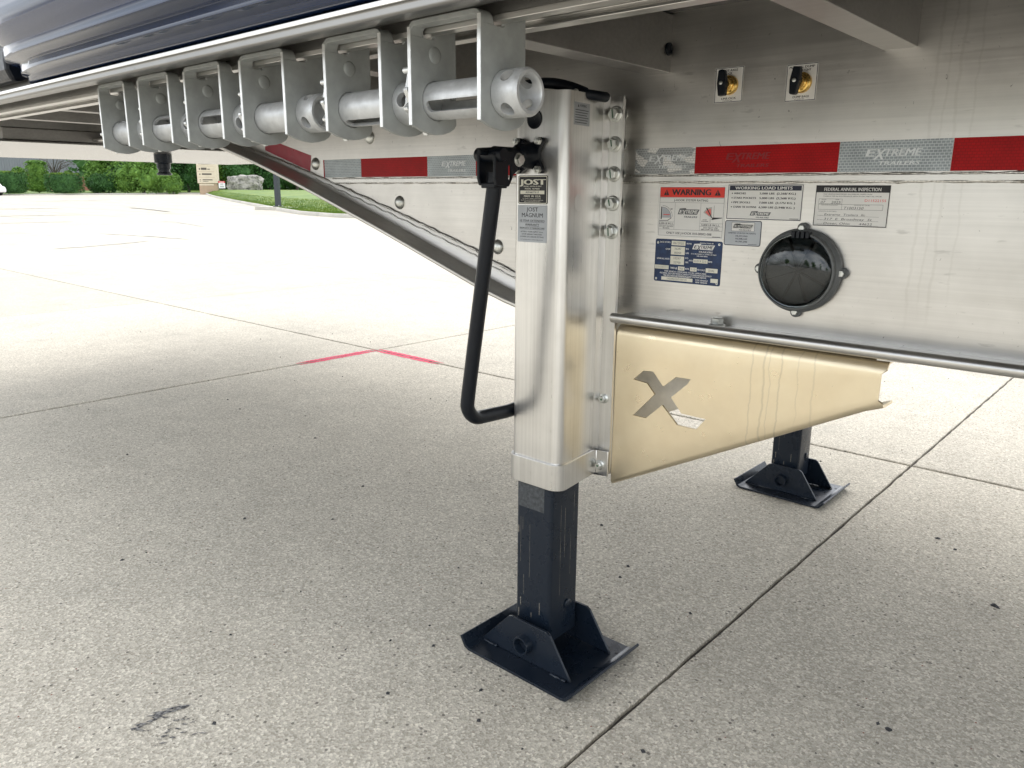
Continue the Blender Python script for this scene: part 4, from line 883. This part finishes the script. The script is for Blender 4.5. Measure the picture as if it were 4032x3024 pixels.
for i, s_ in enumerate(('U.S. PATENT  #5,538,225, #5,199,738,', '#5,509,687, #5,676,018, 6,846,016, #6,019,554', 'AND OTHER FOREIGN PATENTS')): P.text('cream_field', s_, (12, 8, 16)[i], (60, 66, 59)[i], 9.8 - i * 3, 1.6, .01, 0, .3)
P.build(o, M)
M = plane_front(-.2850, -.2053, .9510); o = sticker('warranty_sticker', 'grey_vinyl', M, 77, 74, 1.5, T, .35, 'grey warranty sticker on the landing leg'); P = Print()
for s_, x0, x1, y, h, bd in (('JOST', 23, 54, 61.5, 8.2, .01), ('MAGNUM', 11, 66, 50, 8.4, .01), ('10 YEAR EXTENDED', 6, 71, 41, 4.2, .02), ('WARRANTY', 20, 57, 33.2, 4.2, .02), ('FROM DATE OF MANUFACTURE', 6, 71, 27, 3, .03), ('AFTER 5 YEARS APPLY 14 oz.', 8, 68, 19.6, 2.8, .02), ('OF EP GREASE THROUGH', 11, 65, 14.6, 2.8, .02), ('LOWER LEG GREASE FITTING', 7, 69, 9.6, 2.8, .02), ('JOST INTERNATIONAL, GRAND HAVEN, MI 49417', 8, 68, 4.4, 1.5, .01)):
    P.text('black_print', s_, x0, x1, y, h, bd)
for x0, x1, y in ((6, 71, 39.6), (20, 57, 31.8), (6, 71, 25.6)): P.rect('black_print', x0, x1, y, y + .5)
P.build(o, M)
M = plane_lean(-.180, 1.178); o = sticker('caution_sticker', 'grey_vinyl', M, 60, 42, 1, T, .35, 'small grey caution sticker near the top of the landing leg'); P = Print()
P.text('black_print', 'WARNING', 21, 47, 34, 5, .01); P.poly('black_print', [(13, 33.5), (18.5, 33.5), (15.8, 39)])
for i in range(6): P.rect('grey_print', 4, 55 - 3 * (i % 3), 27 - i * 4.6, 28.7 - i * 4.6)
P.build(o, M)
pts = [(17 + 15 * math.cos(2 * math.pi * i / 28), 19 + 17 * math.sin(2 * math.pi * i / 28)) for i in range(28)]
M = plane_lean(-.172, 1.012); me = bpy.data.meshes.new('oval_sticker'); me.from_pydata([M @ Vector((x / 1000, y / 1000, .0003)) for x, y in pts], [], [tuple(range(28))]); me.materials.append(MAT['white_vinyl']); link('oval_sticker', me, T)

# ------------------------------------------------------------------ sliding strap winches
def plate_profile():
    p = [(-.0450, .010), (-.0450, .1224), (-.0228, .1224), (-.0228, .1270)] + [(-.0180 + .0055 * math.cos(R(a)), .1275 + .0055 * math.sin(R(a))) for a in (200, 235, 270)]
    p += [(-.0040, .1220), (-.0015, .1245), (-.0015, .1320), (.004, .1345), (.012, .1370), (.0365, .1380), (.0375, .137), (.0380, .015), (.034, .0095), (.025, .0045), (.013, .001), (.001, -.0005), (-.012, .0005), (-.026, .0035), (-.037, .0075)]
    return p
DY, DZ = 0.0, .0440      # drum axis within the winch (base at z = 1.127, y = -.655)
prf = plate_profile()
def winch_meshes():
    m = {}
    hole = MB(); hole.cyl((-.2, DY, DZ), (1, 0, 0), .0262, .4, 40); hm = hole.mesh('h')
    for nm, x in (('l', 0), ('r', .1285)):
        b = MB(); b.prism(prf, 'x', x, x + .0065); r_ = cut(b.mesh('p'), [hm], 'side_plate'); r_.materials.clear(); r_.materials.append(MAT['winch_grey']); m['plate_' + nm] = r_
    th = .0065; ro = .0135; W_ = .135; path = [(0, .1225)] + [(ro - ro * math.cos(R(q)), .1400 - ro + ro * math.sin(R(q))) for q in range(0, 91, 15)] + [(W_ - ro + ro * math.sin(R(q)), .1400 - ro + ro * math.cos(R(q))) for q in range(0, 91, 15)] + [(W_, .1225)]
    ri = ro - th; path2 = [(th, .1225)] + [(ro - ri * math.cos(R(q)), .1400 - ro + ri * math.sin(R(q))) for q in range(0, 91, 15)] + [(W_ - ro + ri * math.sin(R(q)), .1400 - ro + ri * math.cos(R(q))) for q in range(0, 91, 15)] + [(W_ - th, .1225)]
    b = MB(); b.prism(path + path2[::-1], 'y', -.0450, -.0233); m['top'] = b.mesh('top_strip', 30, 'winch_grey')
    b = MB(); b.lathe((-.03, DY, DZ), (1, 0, 0), [(.0252, 0), (.0252, .16), (.0205, .16), (.0205, 0)], 48, True)
    c_ = MB(); c_.prism(rrect(.012, .123, -.0075, .0075, .006), 'z', -.06, .06)
    c2 = MB(); c2.v = [(x, DY + y, DZ + z) for x, y, z in c_.v]; c2.f = c_.f
    d = cut(b.mesh('d'), [c2.mesh('s')], 'drum'); d.materials.clear(); d.materials.append(MAT['drum_silver']); d.shade_smooth(); d.set_sharp_from_angle(angle=R(35))
    d.transform(Matrix.Translation((0, -DY, -DZ))); m['drum'] = d
    b = MB(); b.lathe((.1355, 0, 0), (1, 0, 0), [(.0215, 0), (.0285, 0), (.0295, .0015), (.0295, .0375), (.0265, .0415), (.0225, .0415), (.0205, .0385), (.0205, .006), (.0003, .006), (.0003, 0)], 48, False)
    cs = []
    for k in range(2):
        c_ = MB(); a = k * math.pi / 2; c_.cyl((.156, -.06 * math.cos(a), -.06 * math.sin(a)), (0, math.cos(a), math.sin(a)), .0098, .12, 24); cs.append(c_.mesh('c'))
    h = cut(b.mesh('h'), cs, 'capstan_head'); h.materials.clear(); h.materials.append(MAT['drum_silver']); h.shade_smooth(); h.set_sharp_from_angle(angle=R(35)); m['head'] = h
    p = []
    for k in range(11):
        a = 2 * math.pi * k / 11; a2 = a + 2 * math.pi / 11 * .72; p += [(.0455 * math.cos(a), .0455 * math.sin(a)), (.0455 * math.cos(a + .07), .0455 * math.sin(a + .07)), (.0365 * math.cos(a2), .0365 * math.sin(a2))]
    b = MB(); b.prism(p, 'x', -.0125, -.0045); m['ratchet'] = b.mesh('ratchet_wheel', None, 'winch_edge')
    b = MB(); b.tube([(-.018, -.0355, .082), (-.0005, -.0355, .082)], .0042, 10); b.prism([(-.040, .060), (-.033, .090), (-.026, .090), (-.030, .062)], 'x', -.0125, -.0050); m['pawl'] = b.mesh('pawl', 40, 'winch_edge')
    b = MB(); b.lathe((.0063, -.002, .103), (1, 0, 0), [(.0112, 0), (.0105, .0012), (.0075, .0026), (.003, .0032), (.0002, .0033)], 24); m['boss'] = b.mesh('boss', 60, 'winch_grey')
    for nm, x in (('l', 0), ('r', .1285)):
        b = MB(); b.box(x + .0003, x + .0062, -.0458, -.0448, .0105, .1330); m['edge_' + nm] = b.mesh('bare_edge', None, 'winch_edge')
    return m
WM = winch_meshes()
WL = [(-1.064, 'grey strap winch at the end of the row, last one away from the landing leg', 20), (-.869, 'grey strap winch, fifth in the row counting from the landing leg', 62), (-.675, 'grey strap winch, fourth in the row counting from the landing leg', 80),
      (-.478, 'grey strap winch before the wider gap, third counting from the landing leg', 8), (-.239, 'grey strap winch, second in the row counting from the landing leg', -30), (-.049, 'grey strap winch in front of the landing leg top, its capstan head uncovered', -68)]
for x, lab, rot in WL:
    wn_ = empty('strap_winch', (x, -.655, 1.127)); tag(wn_, lab, 'winch', 'sliding strap winches under the side rail')
    fr = None
    for nm, key, bv in (('side_plate', 'plate_l', .0008), ('side_plate', 'plate_r', .0008), ('top_strip', 'top', .0006), ('ratchet_wheel', 'ratchet', .0005), ('pawl', 'pawl', 0), ('boss', 'boss', 0), ('bare_edge', 'edge_l', 0), ('bare_edge', 'edge_r', 0)):
        o = link(nm, WM[key], wn_, bv)
        if nm == 'ratchet_wheel': o.location = (0, DY, DZ); o.rotation_euler = (R(rot), 0, 0)
    for nm, key in (('drum', 'drum'), ('capstan_head', 'head')):
        o = link(nm, WM[key], wn_); o.location = (0, DY, DZ); o.rotation_euler = (R(rot + (25 if nm == 'capstan_head' else 0)), 0, 0)

# ------------------------------------------------------------------ things beyond the lot
def ground_at(u, d):
    t = (u - 2016) / 3048; x, y = xy(d, d * t); dk_ = lerp_tab(KT, u) + .16
    return Vector((x, y, gz(x, y, dk_) if d > dk_ else g(x, y)))
def leaves(mb_, c, rx, ry, rz, n_, s_, shell=.35, box=False):
    for i in range(n_):
        v = Vector((random.gauss(0, 1), random.gauss(0, 1), random.gauss(0, 1))).normalized()
        if box:
            k = 1 / max(abs(v.x), abs(v.y), abs(v.z)); k = 1 + (k - 1) * .78; v = v * k
        r_ = 1 - shell * random.random() ** 1.6
        p = Vector(c) + Vector((v.x * rx, v.y * ry, v.z * rz)) * r_
        a = Vector((random.gauss(0, 1), random.gauss(0, 1), random.gauss(0, 1))).normalized(); b_ = a.orthogonal().normalized(); q = s_ * random.uniform(.6, 1.4)
        if random.random() < .5: b_ = a.cross(b_)
        e = a.cross(b_)
        mb_.add([p - b_ * q, p + e * q * .5, p + b_ * q, p - e * q * .5], [(0, 1, 2, 3)])
def core(mb_, c, rx, ry, rz, box=False):
    k = 8; rings = []
    for i in range(1, 6):
        t = math.pi * i / 6; s_ = math.sin(t); h = math.cos(t)
        if box: s_ = s_ ** .3; h = math.copysign(abs(h) ** .5, h)
        rings.append([(c[0] + rx * s_ * math.cos(2 * math.pi * q / k), c[1] + ry * s_ * math.sin(2 * math.pi * q / k), c[2] + rz * h) for q in range(k)])
    mb_.sweep(rings)
def leafmesh(mb_, mat):
    me = bpy.data.meshes.new('crown'); me.from_pydata(mb_.v, [], mb_.f); me.materials.append(MAT[mat]); return me
def trunk(parent, h, r, limbs=4, spread=1.5):
    b = MB(); b.tube([(0, 0, -.2), (.05, .02, h * .4), (-.04, .05, h * .75), (0, 0, h)], lambda t: r * (1.15 - .7 * t), 9)
    for k in range(limbs):
        a = 2 * math.pi * k / limbs + .4; z0 = h * random.uniform(.35, .7)
        b.tube([(0, 0, z0), (spread * .5 * math.cos(a), spread * .5 * math.sin(a), z0 + h * .18), (spread * math.cos(a), spread * math.sin(a), z0 + h * .38)], lambda t: r * (.5 - .38 * t), 6)
    return b.build('trunk', 'bark', parent, smooth=60)
def tree(name, label, cat, u, d, h, wd_, mat, n_=2200, s_=.16, clump=9, th=None, group=None, base=.12):
    p = ground_at(u, d); t_ = empty(name, p); tag(t_, label, cat, group)
    trunk(t_, (th or h * .7), .035 * h * .6, 4, wd_ * .3)
    b = MB()
    for k in range(clump):
        a = random.uniform(0, 6.28); rr = wd_ * .5 * random.uniform(.1, .62); z = h * (base + (1 - base) * random.uniform(.15, .85)); cr_ = wd_ * random.uniform(.20, .34)
        leaves(b, (rr * math.cos(a), rr * math.sin(a), z), cr_, cr_, min(cr_ * .9, (h - z) + .2), n_ // clump, s_, .6); core(b, (rr * math.cos(a), rr * math.sin(a), z), cr_ * .5, cr_ * .5, cr_ * .45)
    link('crown', leafmesh(b, mat), t_); return t_
def shrub(name, label, cat, u, d, h, wd_, mat, n_=2600, s_=.10, box=False, depth=None, top=None, group=None):
    p = ground_at(u, d); t_ = empty(name, p); t_.rotation_euler = (0, 0, math.atan2(RH.y, RH.x)); tag(t_, label, cat, group)
    b = MB(); b.tube([(0, 0, -.1), (0, 0, h * .6)], .05, 7); b.build('trunk', 'bark', t_)
    b = MB(); dp = (depth or wd_) / 2
    if box: leaves(b, (0, 0, h * .52), wd_ / 2, dp, h * .48, n_, s_, .22, True); core(b, (0, 0, h * .52), wd_ * .44, dp * .88, h * .44, True)
    else:
        core(b, (0, 0, h * .45), wd_ * .36, dp * .7, h * .36); leaves(b, (0, 0, h * .45), wd_ / 2, dp, h * .45, n_ * 2 // 3, s_, .35); leaves(b, (wd_ * .05, 0, h * .72), wd_ * .33, dp * .7, h * .3, n_ // 3, s_, .4)
    link('crown', leafmesh(b, mat), t_)
    if top:
        b = MB(); leaves(b, (0, 0, h * .97), wd_ * .47, dp * .92, h * .055, n_ // 3, s_, .9); link('lit_top', leafmesh(b, top), t_)  # brighter leaf colour on top paints in the hedge's lit top
    return t_
PX = lambda px, d: px * d / 3048
shrub('box_hedge', 'dark green clipped hedge block right behind the white car', 'hedge', 84, 86.5, PX(84, 86), PX(124, 86), 'leaf_dark', 4200, .09, True, 2.4, 'leaf_bright', 'clipped hedge blocks')
shrub('box_hedge', 'dark green clipped hedge block narrowing downward, in front of the bare tree', 'hedge', 302, 88.5, PX(76, 88), PX(126, 88), 'leaf_dark', 4200, .09, True, 2.4, 'leaf_bright', 'clipped hedge blocks')
shrub('tall_shrub', 'tall rounded column of clipped evergreen between the two hedge blocks', 'shrub', 202, 93, PX(118, 93), PX(66, 93), 'leaf_mid', 3600, .10, True, 2.0, 'leaf_mid')
shrub('bush', 'loose green bush just behind the hedge block by the car', 'bush', 128, 94, PX(95, 94), PX(78, 94), 'leaf_mid', 2600, .12)
shrub('bush', 'small green bush showing above the hedge block by the bare tree', 'bush', 320, 96, PX(82, 96), PX(56, 96), 'leaf_mid', 2200, .11)
# bare tree
p = ground_at(268, 99); bt = empty('bare_tree', p); tag(bt, 'leafless tree with arching branches against the grey building', 'tree')
b = MB(); b.tube([(0, 0, -.2), (.1, 0, 1.6), (.25, 0, 3.0)], lambda t: .14 - .05 * t, 8); b.build('trunk', 'bark', bt, smooth=60)
b = MB()
for k in range(16):
    a = random.uniform(0, 6.28); s_ = random.uniform(1.2, 2.4); z0 = random.uniform(1.2, 3.0); e = Vector((math.cos(a) * s_, math.sin(a) * s_, 0))
    q = [Vector((.2, 0, z0)), Vector((.2, 0, z0)) + e * .4 + Vector((0, 0, 1.4)), Vector((.2, 0, z0)) + e * .8 + Vector((0, 0, 1.7)), Vector((.2, 0, z0)) + e * 1.1 + Vector((0, 0, random.uniform(.6, 2)))]
    b.tube(q, lambda t: .055 - .045 * t, 5)
    for m_ in range(3): b.tube([q[2], q[2] + Vector((random.uniform(-.8, .8), random.uniform(-.8, .8), random.uniform(-.2, 1)))], .014, 4)
b.build('branches', 'bark', bt)
# trees along the berm
TR = [('rounded green tree whose low branches hide its foot, beside the bare tree', 450, 97, 7.0, 4.6, 'leaf_mid'), ('dark broad tree behind the rounded green one', 520, 103, 8.5, 6.5, 'leaf_dark'), ('tree with a visible grey trunk above the low shrubs', 602, 93, 8.2, 6.4, 'leaf_mid'),
      ('dark tree left of the tan sign, directly below the kingpin', 695, 101, 8.5, 6.2, 'leaf_dark'), ('dense dark tree just left of the tan sign', 775, 104, 8.5, 6.0, 'leaf_dark'), ('mid green tree between the tan sign and the boulder', 905, 106, 8.5, 6.0, 'leaf_mid'), ('dark tree standing behind the boulder', 985, 104, 8.0, 6.0, 'leaf_dark'), ('dark tree behind the grass right of the boulder', 1085, 108, 8.0, 7.0, 'leaf_dark'),
      ('green tree behind the grass, half hidden by the landing leg', 1190, 110, 8.0, 7.0, 'leaf_mid')]
for lab, u, d, h, wd_, mat in TR: tree('broadleaf_tree', lab, 'tree', u, d, h, wd_, mat, 5200, .17, 16, base=.0, group='trees along the grass berm')
SH = [('low dark shrub at the foot of the rounded green tree', 425, 92, 2.2, 2.2, 'leaf_dark'), ('low dark shrub between the rounded tree and the grey trunk', 470, 92, 2.3, 2.8, 'leaf_dark'), ('mid green shrub left of the grey trunk', 540, 92, 2.4, 2.8, 'leaf_mid'), ('green shrub right of the grey trunk', 650, 93, 2.6, 2.8, 'leaf_mid'), ('spreading shrub with drooping twigs near the tan sign', 715, 92, 2.4, 2.4, 'leaf_mid')]
for lab, u, d, h, wd_, mat in SH: shrub('low_shrub', lab, 'shrub', u, d, h, wd_, mat, 1800, .11, group='low shrubs under the trees')
# far wood behind everything, one dark mass
b = MB()
for k in range(110):
    u = random.uniform(400, 1500); p = ground_at(u, random.uniform(118, 135)); zz = p.z + random.uniform(.5, 6.5); leaves(b, (p.x, p.y, zz), 3.5, 3.5, 3.2, 170, .34, .6); core(b, (p.x, p.y, zz), 2.4, 2.4, 2.2)
o = link('far_wood', leafmesh(b, 'leaf_dark')); tag(o, 'dark mass of woodland far behind the berm', 'wood', kind='stuff')
# tan sign pillar
p = ground_at(853, 90); sg = empty('monument_sign', p); sg.rotation_euler = (0, 0, math.atan2(RH.y, RH.x) + .12); tag(sg, 'tan pillar sign with a cream tenant panel on the grass', 'sign')
w1, w2 = PX(74, 90), PX(64, 90)
b = MB(); b.box(-w2 / 2, w2 / 2, -.35, .35, -.3, .95); b.build('base', 'sign_tan', sg, bevel=.02)
b = MB(); b.box(-w1 / 2, w1 / 2, -.42, .42, .97, 3.9); pn = b.build('panel', 'sign_cream', sg, bevel=.03)
b = MB(); b.box(-w2 / 2 + .02, w2 / 2 - .3, -.37, -.352, .74, .90); b.build('address_plate', 'sign_cream', sg)
for z, x0, x1, h in ((1.30, -.52, .55, .10), (1.16, -.50, .10, .05), (1.88, -.55, .50, .17), (2.42, -.60, .0, .24), (2.45, .08, .36, .10), (3.02, -.6, .45, .13)):
    b = MB(); b.box(x0, x1, -.432, -.421, z, z + h); b.build('tenant_line', 'sign_mark', pn); b = MB(); b.box(-.82, -.70, -.432, -.421, z, z + h * .8); b.build('tenant_mark', 'sign_mark', pn)
for z in (1.62, 2.22, 2.82): b = MB(); b.box(-w1 / 2 + .04, w1 / 2 - .3, -.428, -.421, z, z + .03); b.build('divider', 'sign_tan', pn)
# yard sign
p = ground_at(903, 87); ys = empty('yard_sign', p); ys.rotation_euler = (0, 0, math.atan2(RH.y, RH.x) - .1); tag(ys, 'small white yard sign with a red top between tan pillar and boulder', 'sign')
b = MB(); b.box(-.37, .37, -.012, .012, .22, .98); b.build('board', 'yard_white', ys); b = MB(); b.box(-.37, .37, -.0175, -.0125, .78, .98); b.build('red_band', 'yard_red', ys)
for z, x in ((.84, .25), ): b = MB(); b.box(-x, x, -.023, -.018, z, z + .07); b.build('print_line', 'yard_white', ys)
for z, x in ((.66, .15), (.56, .20), (.40, .24), (.34, .2)): b = MB(); b.box(-x, x, -.018, -.0125, z, z + .035); b.build('print_line', 'grey_print', ys)
for s_ in (-1, 1): b = MB(); b.box(s_ * .39 - .015, s_ * .39 + .015, -.015, .015, -.2, 1.0); b.build('post', 'black_plastic', ys)
# boulder
p = ground_at(993, 90); bm = bmesh.new(); bmesh.ops.create_icosphere(bm, subdivisions=4, radius=1)
from mathutils import noise as mn
for v in bm.verts:
    q = v.co.copy(); k = 1 / max(abs(q.x), abs(q.y), abs(q.z)); q = q * (1 + (k - 1) * .65); f_ = 1 + .16 * mn.noise(q * 1.7) + .07 * mn.noise(q * 4) + .03 * mn.noise(q * 11)
    v.co = Vector((q.x * 1.85 * f_, q.y * 1.1 * f_, max(-.3, q.z * .95 * f_ + .62)))
me = bpy.data.meshes.new('boulder'); bm.to_mesh(me); bm.free(); me.materials.append(MAT['granite']); bo = link('boulder', me); bo.location = p; bo.rotation_euler = (0, 0, math.atan2(RH.y, RH.x)); tag(bo, 'large rough grey granite boulder on the grass beside the yard sign', 'boulder')
# dark square post on its pad
p = ground_at(1113, 41.2); po = empty('lamp_post', p); po.rotation_euler = (0, 0, .35); tag(po, 'dark grey square post standing on a concrete pad in the grass', 'post')
b = MB(); b.box(-.115, .115, -.115, .115, .05, 5.0); b.build('shaft', 'post_grey', po, bevel=.01)
b = MB(); b.box(-.19, .19, -.19, .19, .03, .055); b.build('base_plate', 'post_grey', po, bevel=.004)
b = MB(); b.box(-1.1, 1.6, -.5, .5, -.2, .03); b.build('pad', 'kerb_concrete', po, bevel=.01)
for dx in (-.155, .155):
    for dy in (-.155, .155): b = MB(); b.cyl((dx, dy, .055), (0, 0, 1), .018, .05, 8); b.build('anchor_bolt', 'zinc', po)
# grey building with ribbed siding over a brick base
P0 = ground_at(-1500, 150); P1 = ground_at(398, 150); P0.z = P1.z = .6; dv = (P1 - P0); LB = dv.length; bd = empty('warehouse', P0); bd.rotation_euler = (0, 0, math.atan2(dv.y, dv.x)); tag(bd, 'long grey warehouse with ribbed siding above a brick base', 'building')
b = MB(); b.box(0, LB, 0, 30, -1, 3.05); b.build('brick_base', 'brick_base', bd)
pr = []
xk = 0
while xk < LB: pr += [(xk, -.10), (xk + .22, -.10), (xk + .27, -.16), (xk + .40, -.16), (xk + .45, -.10)]; xk += .5
pr += [(LB + .1, -.10), (LB + .1, 30.1), (0, 30.1)]
b = MB(); b.prism(pr, 'z', 3.08, 11.0); b.build('siding', 'metal_siding', bd)
b = MB(); b.box(-.1, LB + .2, -.22, 30.3, 11.02, 11.4); b.build('roof_trim', 'metal_siding', bd)
b = MB(); b.box(-.2, LB + .2, -.18, -.105, 2.96, 3.07); b.build('ledge', 'sign_mark', bd)
xl = LB * (1590 / 1898); b = MB(); b.box(xl, xl + .45, -.5, -.17, 6.6, 6.95); b.build('wall_lamp', 'yard_white', bd)
# white parked car, only its tail shows at the hedge
p = ground_at(-20, 83.5); cr_ = empty('parked_car', p); cr_.rotation_euler = (0, 0, math.atan2(RH.y, RH.x) - .15); tag(cr_, 'white estate car parked beside the clipped hedge', 'car')
side = [(-2.3, .35), (-2.35, .7), (-2.2, .88), (-1.25, .98), (-.55, 1.42), (.9, 1.46), (1.55, 1.32), (1.85, .98), (2.15, .92), (2.25, .6), (2.2, .34)]
b = MB(); b.prism(side, 'y', -.88, .88); b.build('body', 'car_white', cr_, bevel=.09)
for yy in (-.885, .875):
    b = MB(); b.prism([(-1.05, 1.0), (-.5, 1.36), (.85, 1.39), (1.42, 1.26), (1.62, 1.0)], 'y', yy, yy + .01); b.build('window', 'window_dark', cr_)
for x in (-1.45, 1.4):
    for yy in (-.9, .68):
        b = MB(); b.cyl((x, yy, .33), (0, 1, 0), .33, .22, 24); wl = b.build('wheel', 'tyre', cr_, smooth=40); b = MB(); b.cyl((x, yy - .01 if yy < 0 else yy + .205, .33), (0, 1, 0), .2, .025, 16); b.build('rim', 'zinc', wl)
b = MB(); b.box(2.16, 2.262, -.86, -.55, .72, .86); b.build('tail_light', 'red_print', cr_)
# trees on the open side of the lot, behind the photographer
for k, (x, y) in enumerate(((38, -46), (16, -58), (58, -30), (-8, -62), (48, -40), (2, -52), (-30, -60))):
    t_ = empty('broadleaf_tree', (x, y, 0)); tag(t_, 'broad green tree on the open side of the lot', 'tree', 'trees on the open side of the lot')
    trunk(t_, 5, .2); b = MB()
    for q in range(10):
        a = random.uniform(0, 6.28); leaves(b, (2.4 * math.cos(a) * random.random(), 2.4 * math.sin(a) * random.random(), random.uniform(2.2, 7)), 1.9, 1.9, 1.6, 160, .3, .7)
    link('crown', leafmesh(b, 'leaf_mid'), t_)
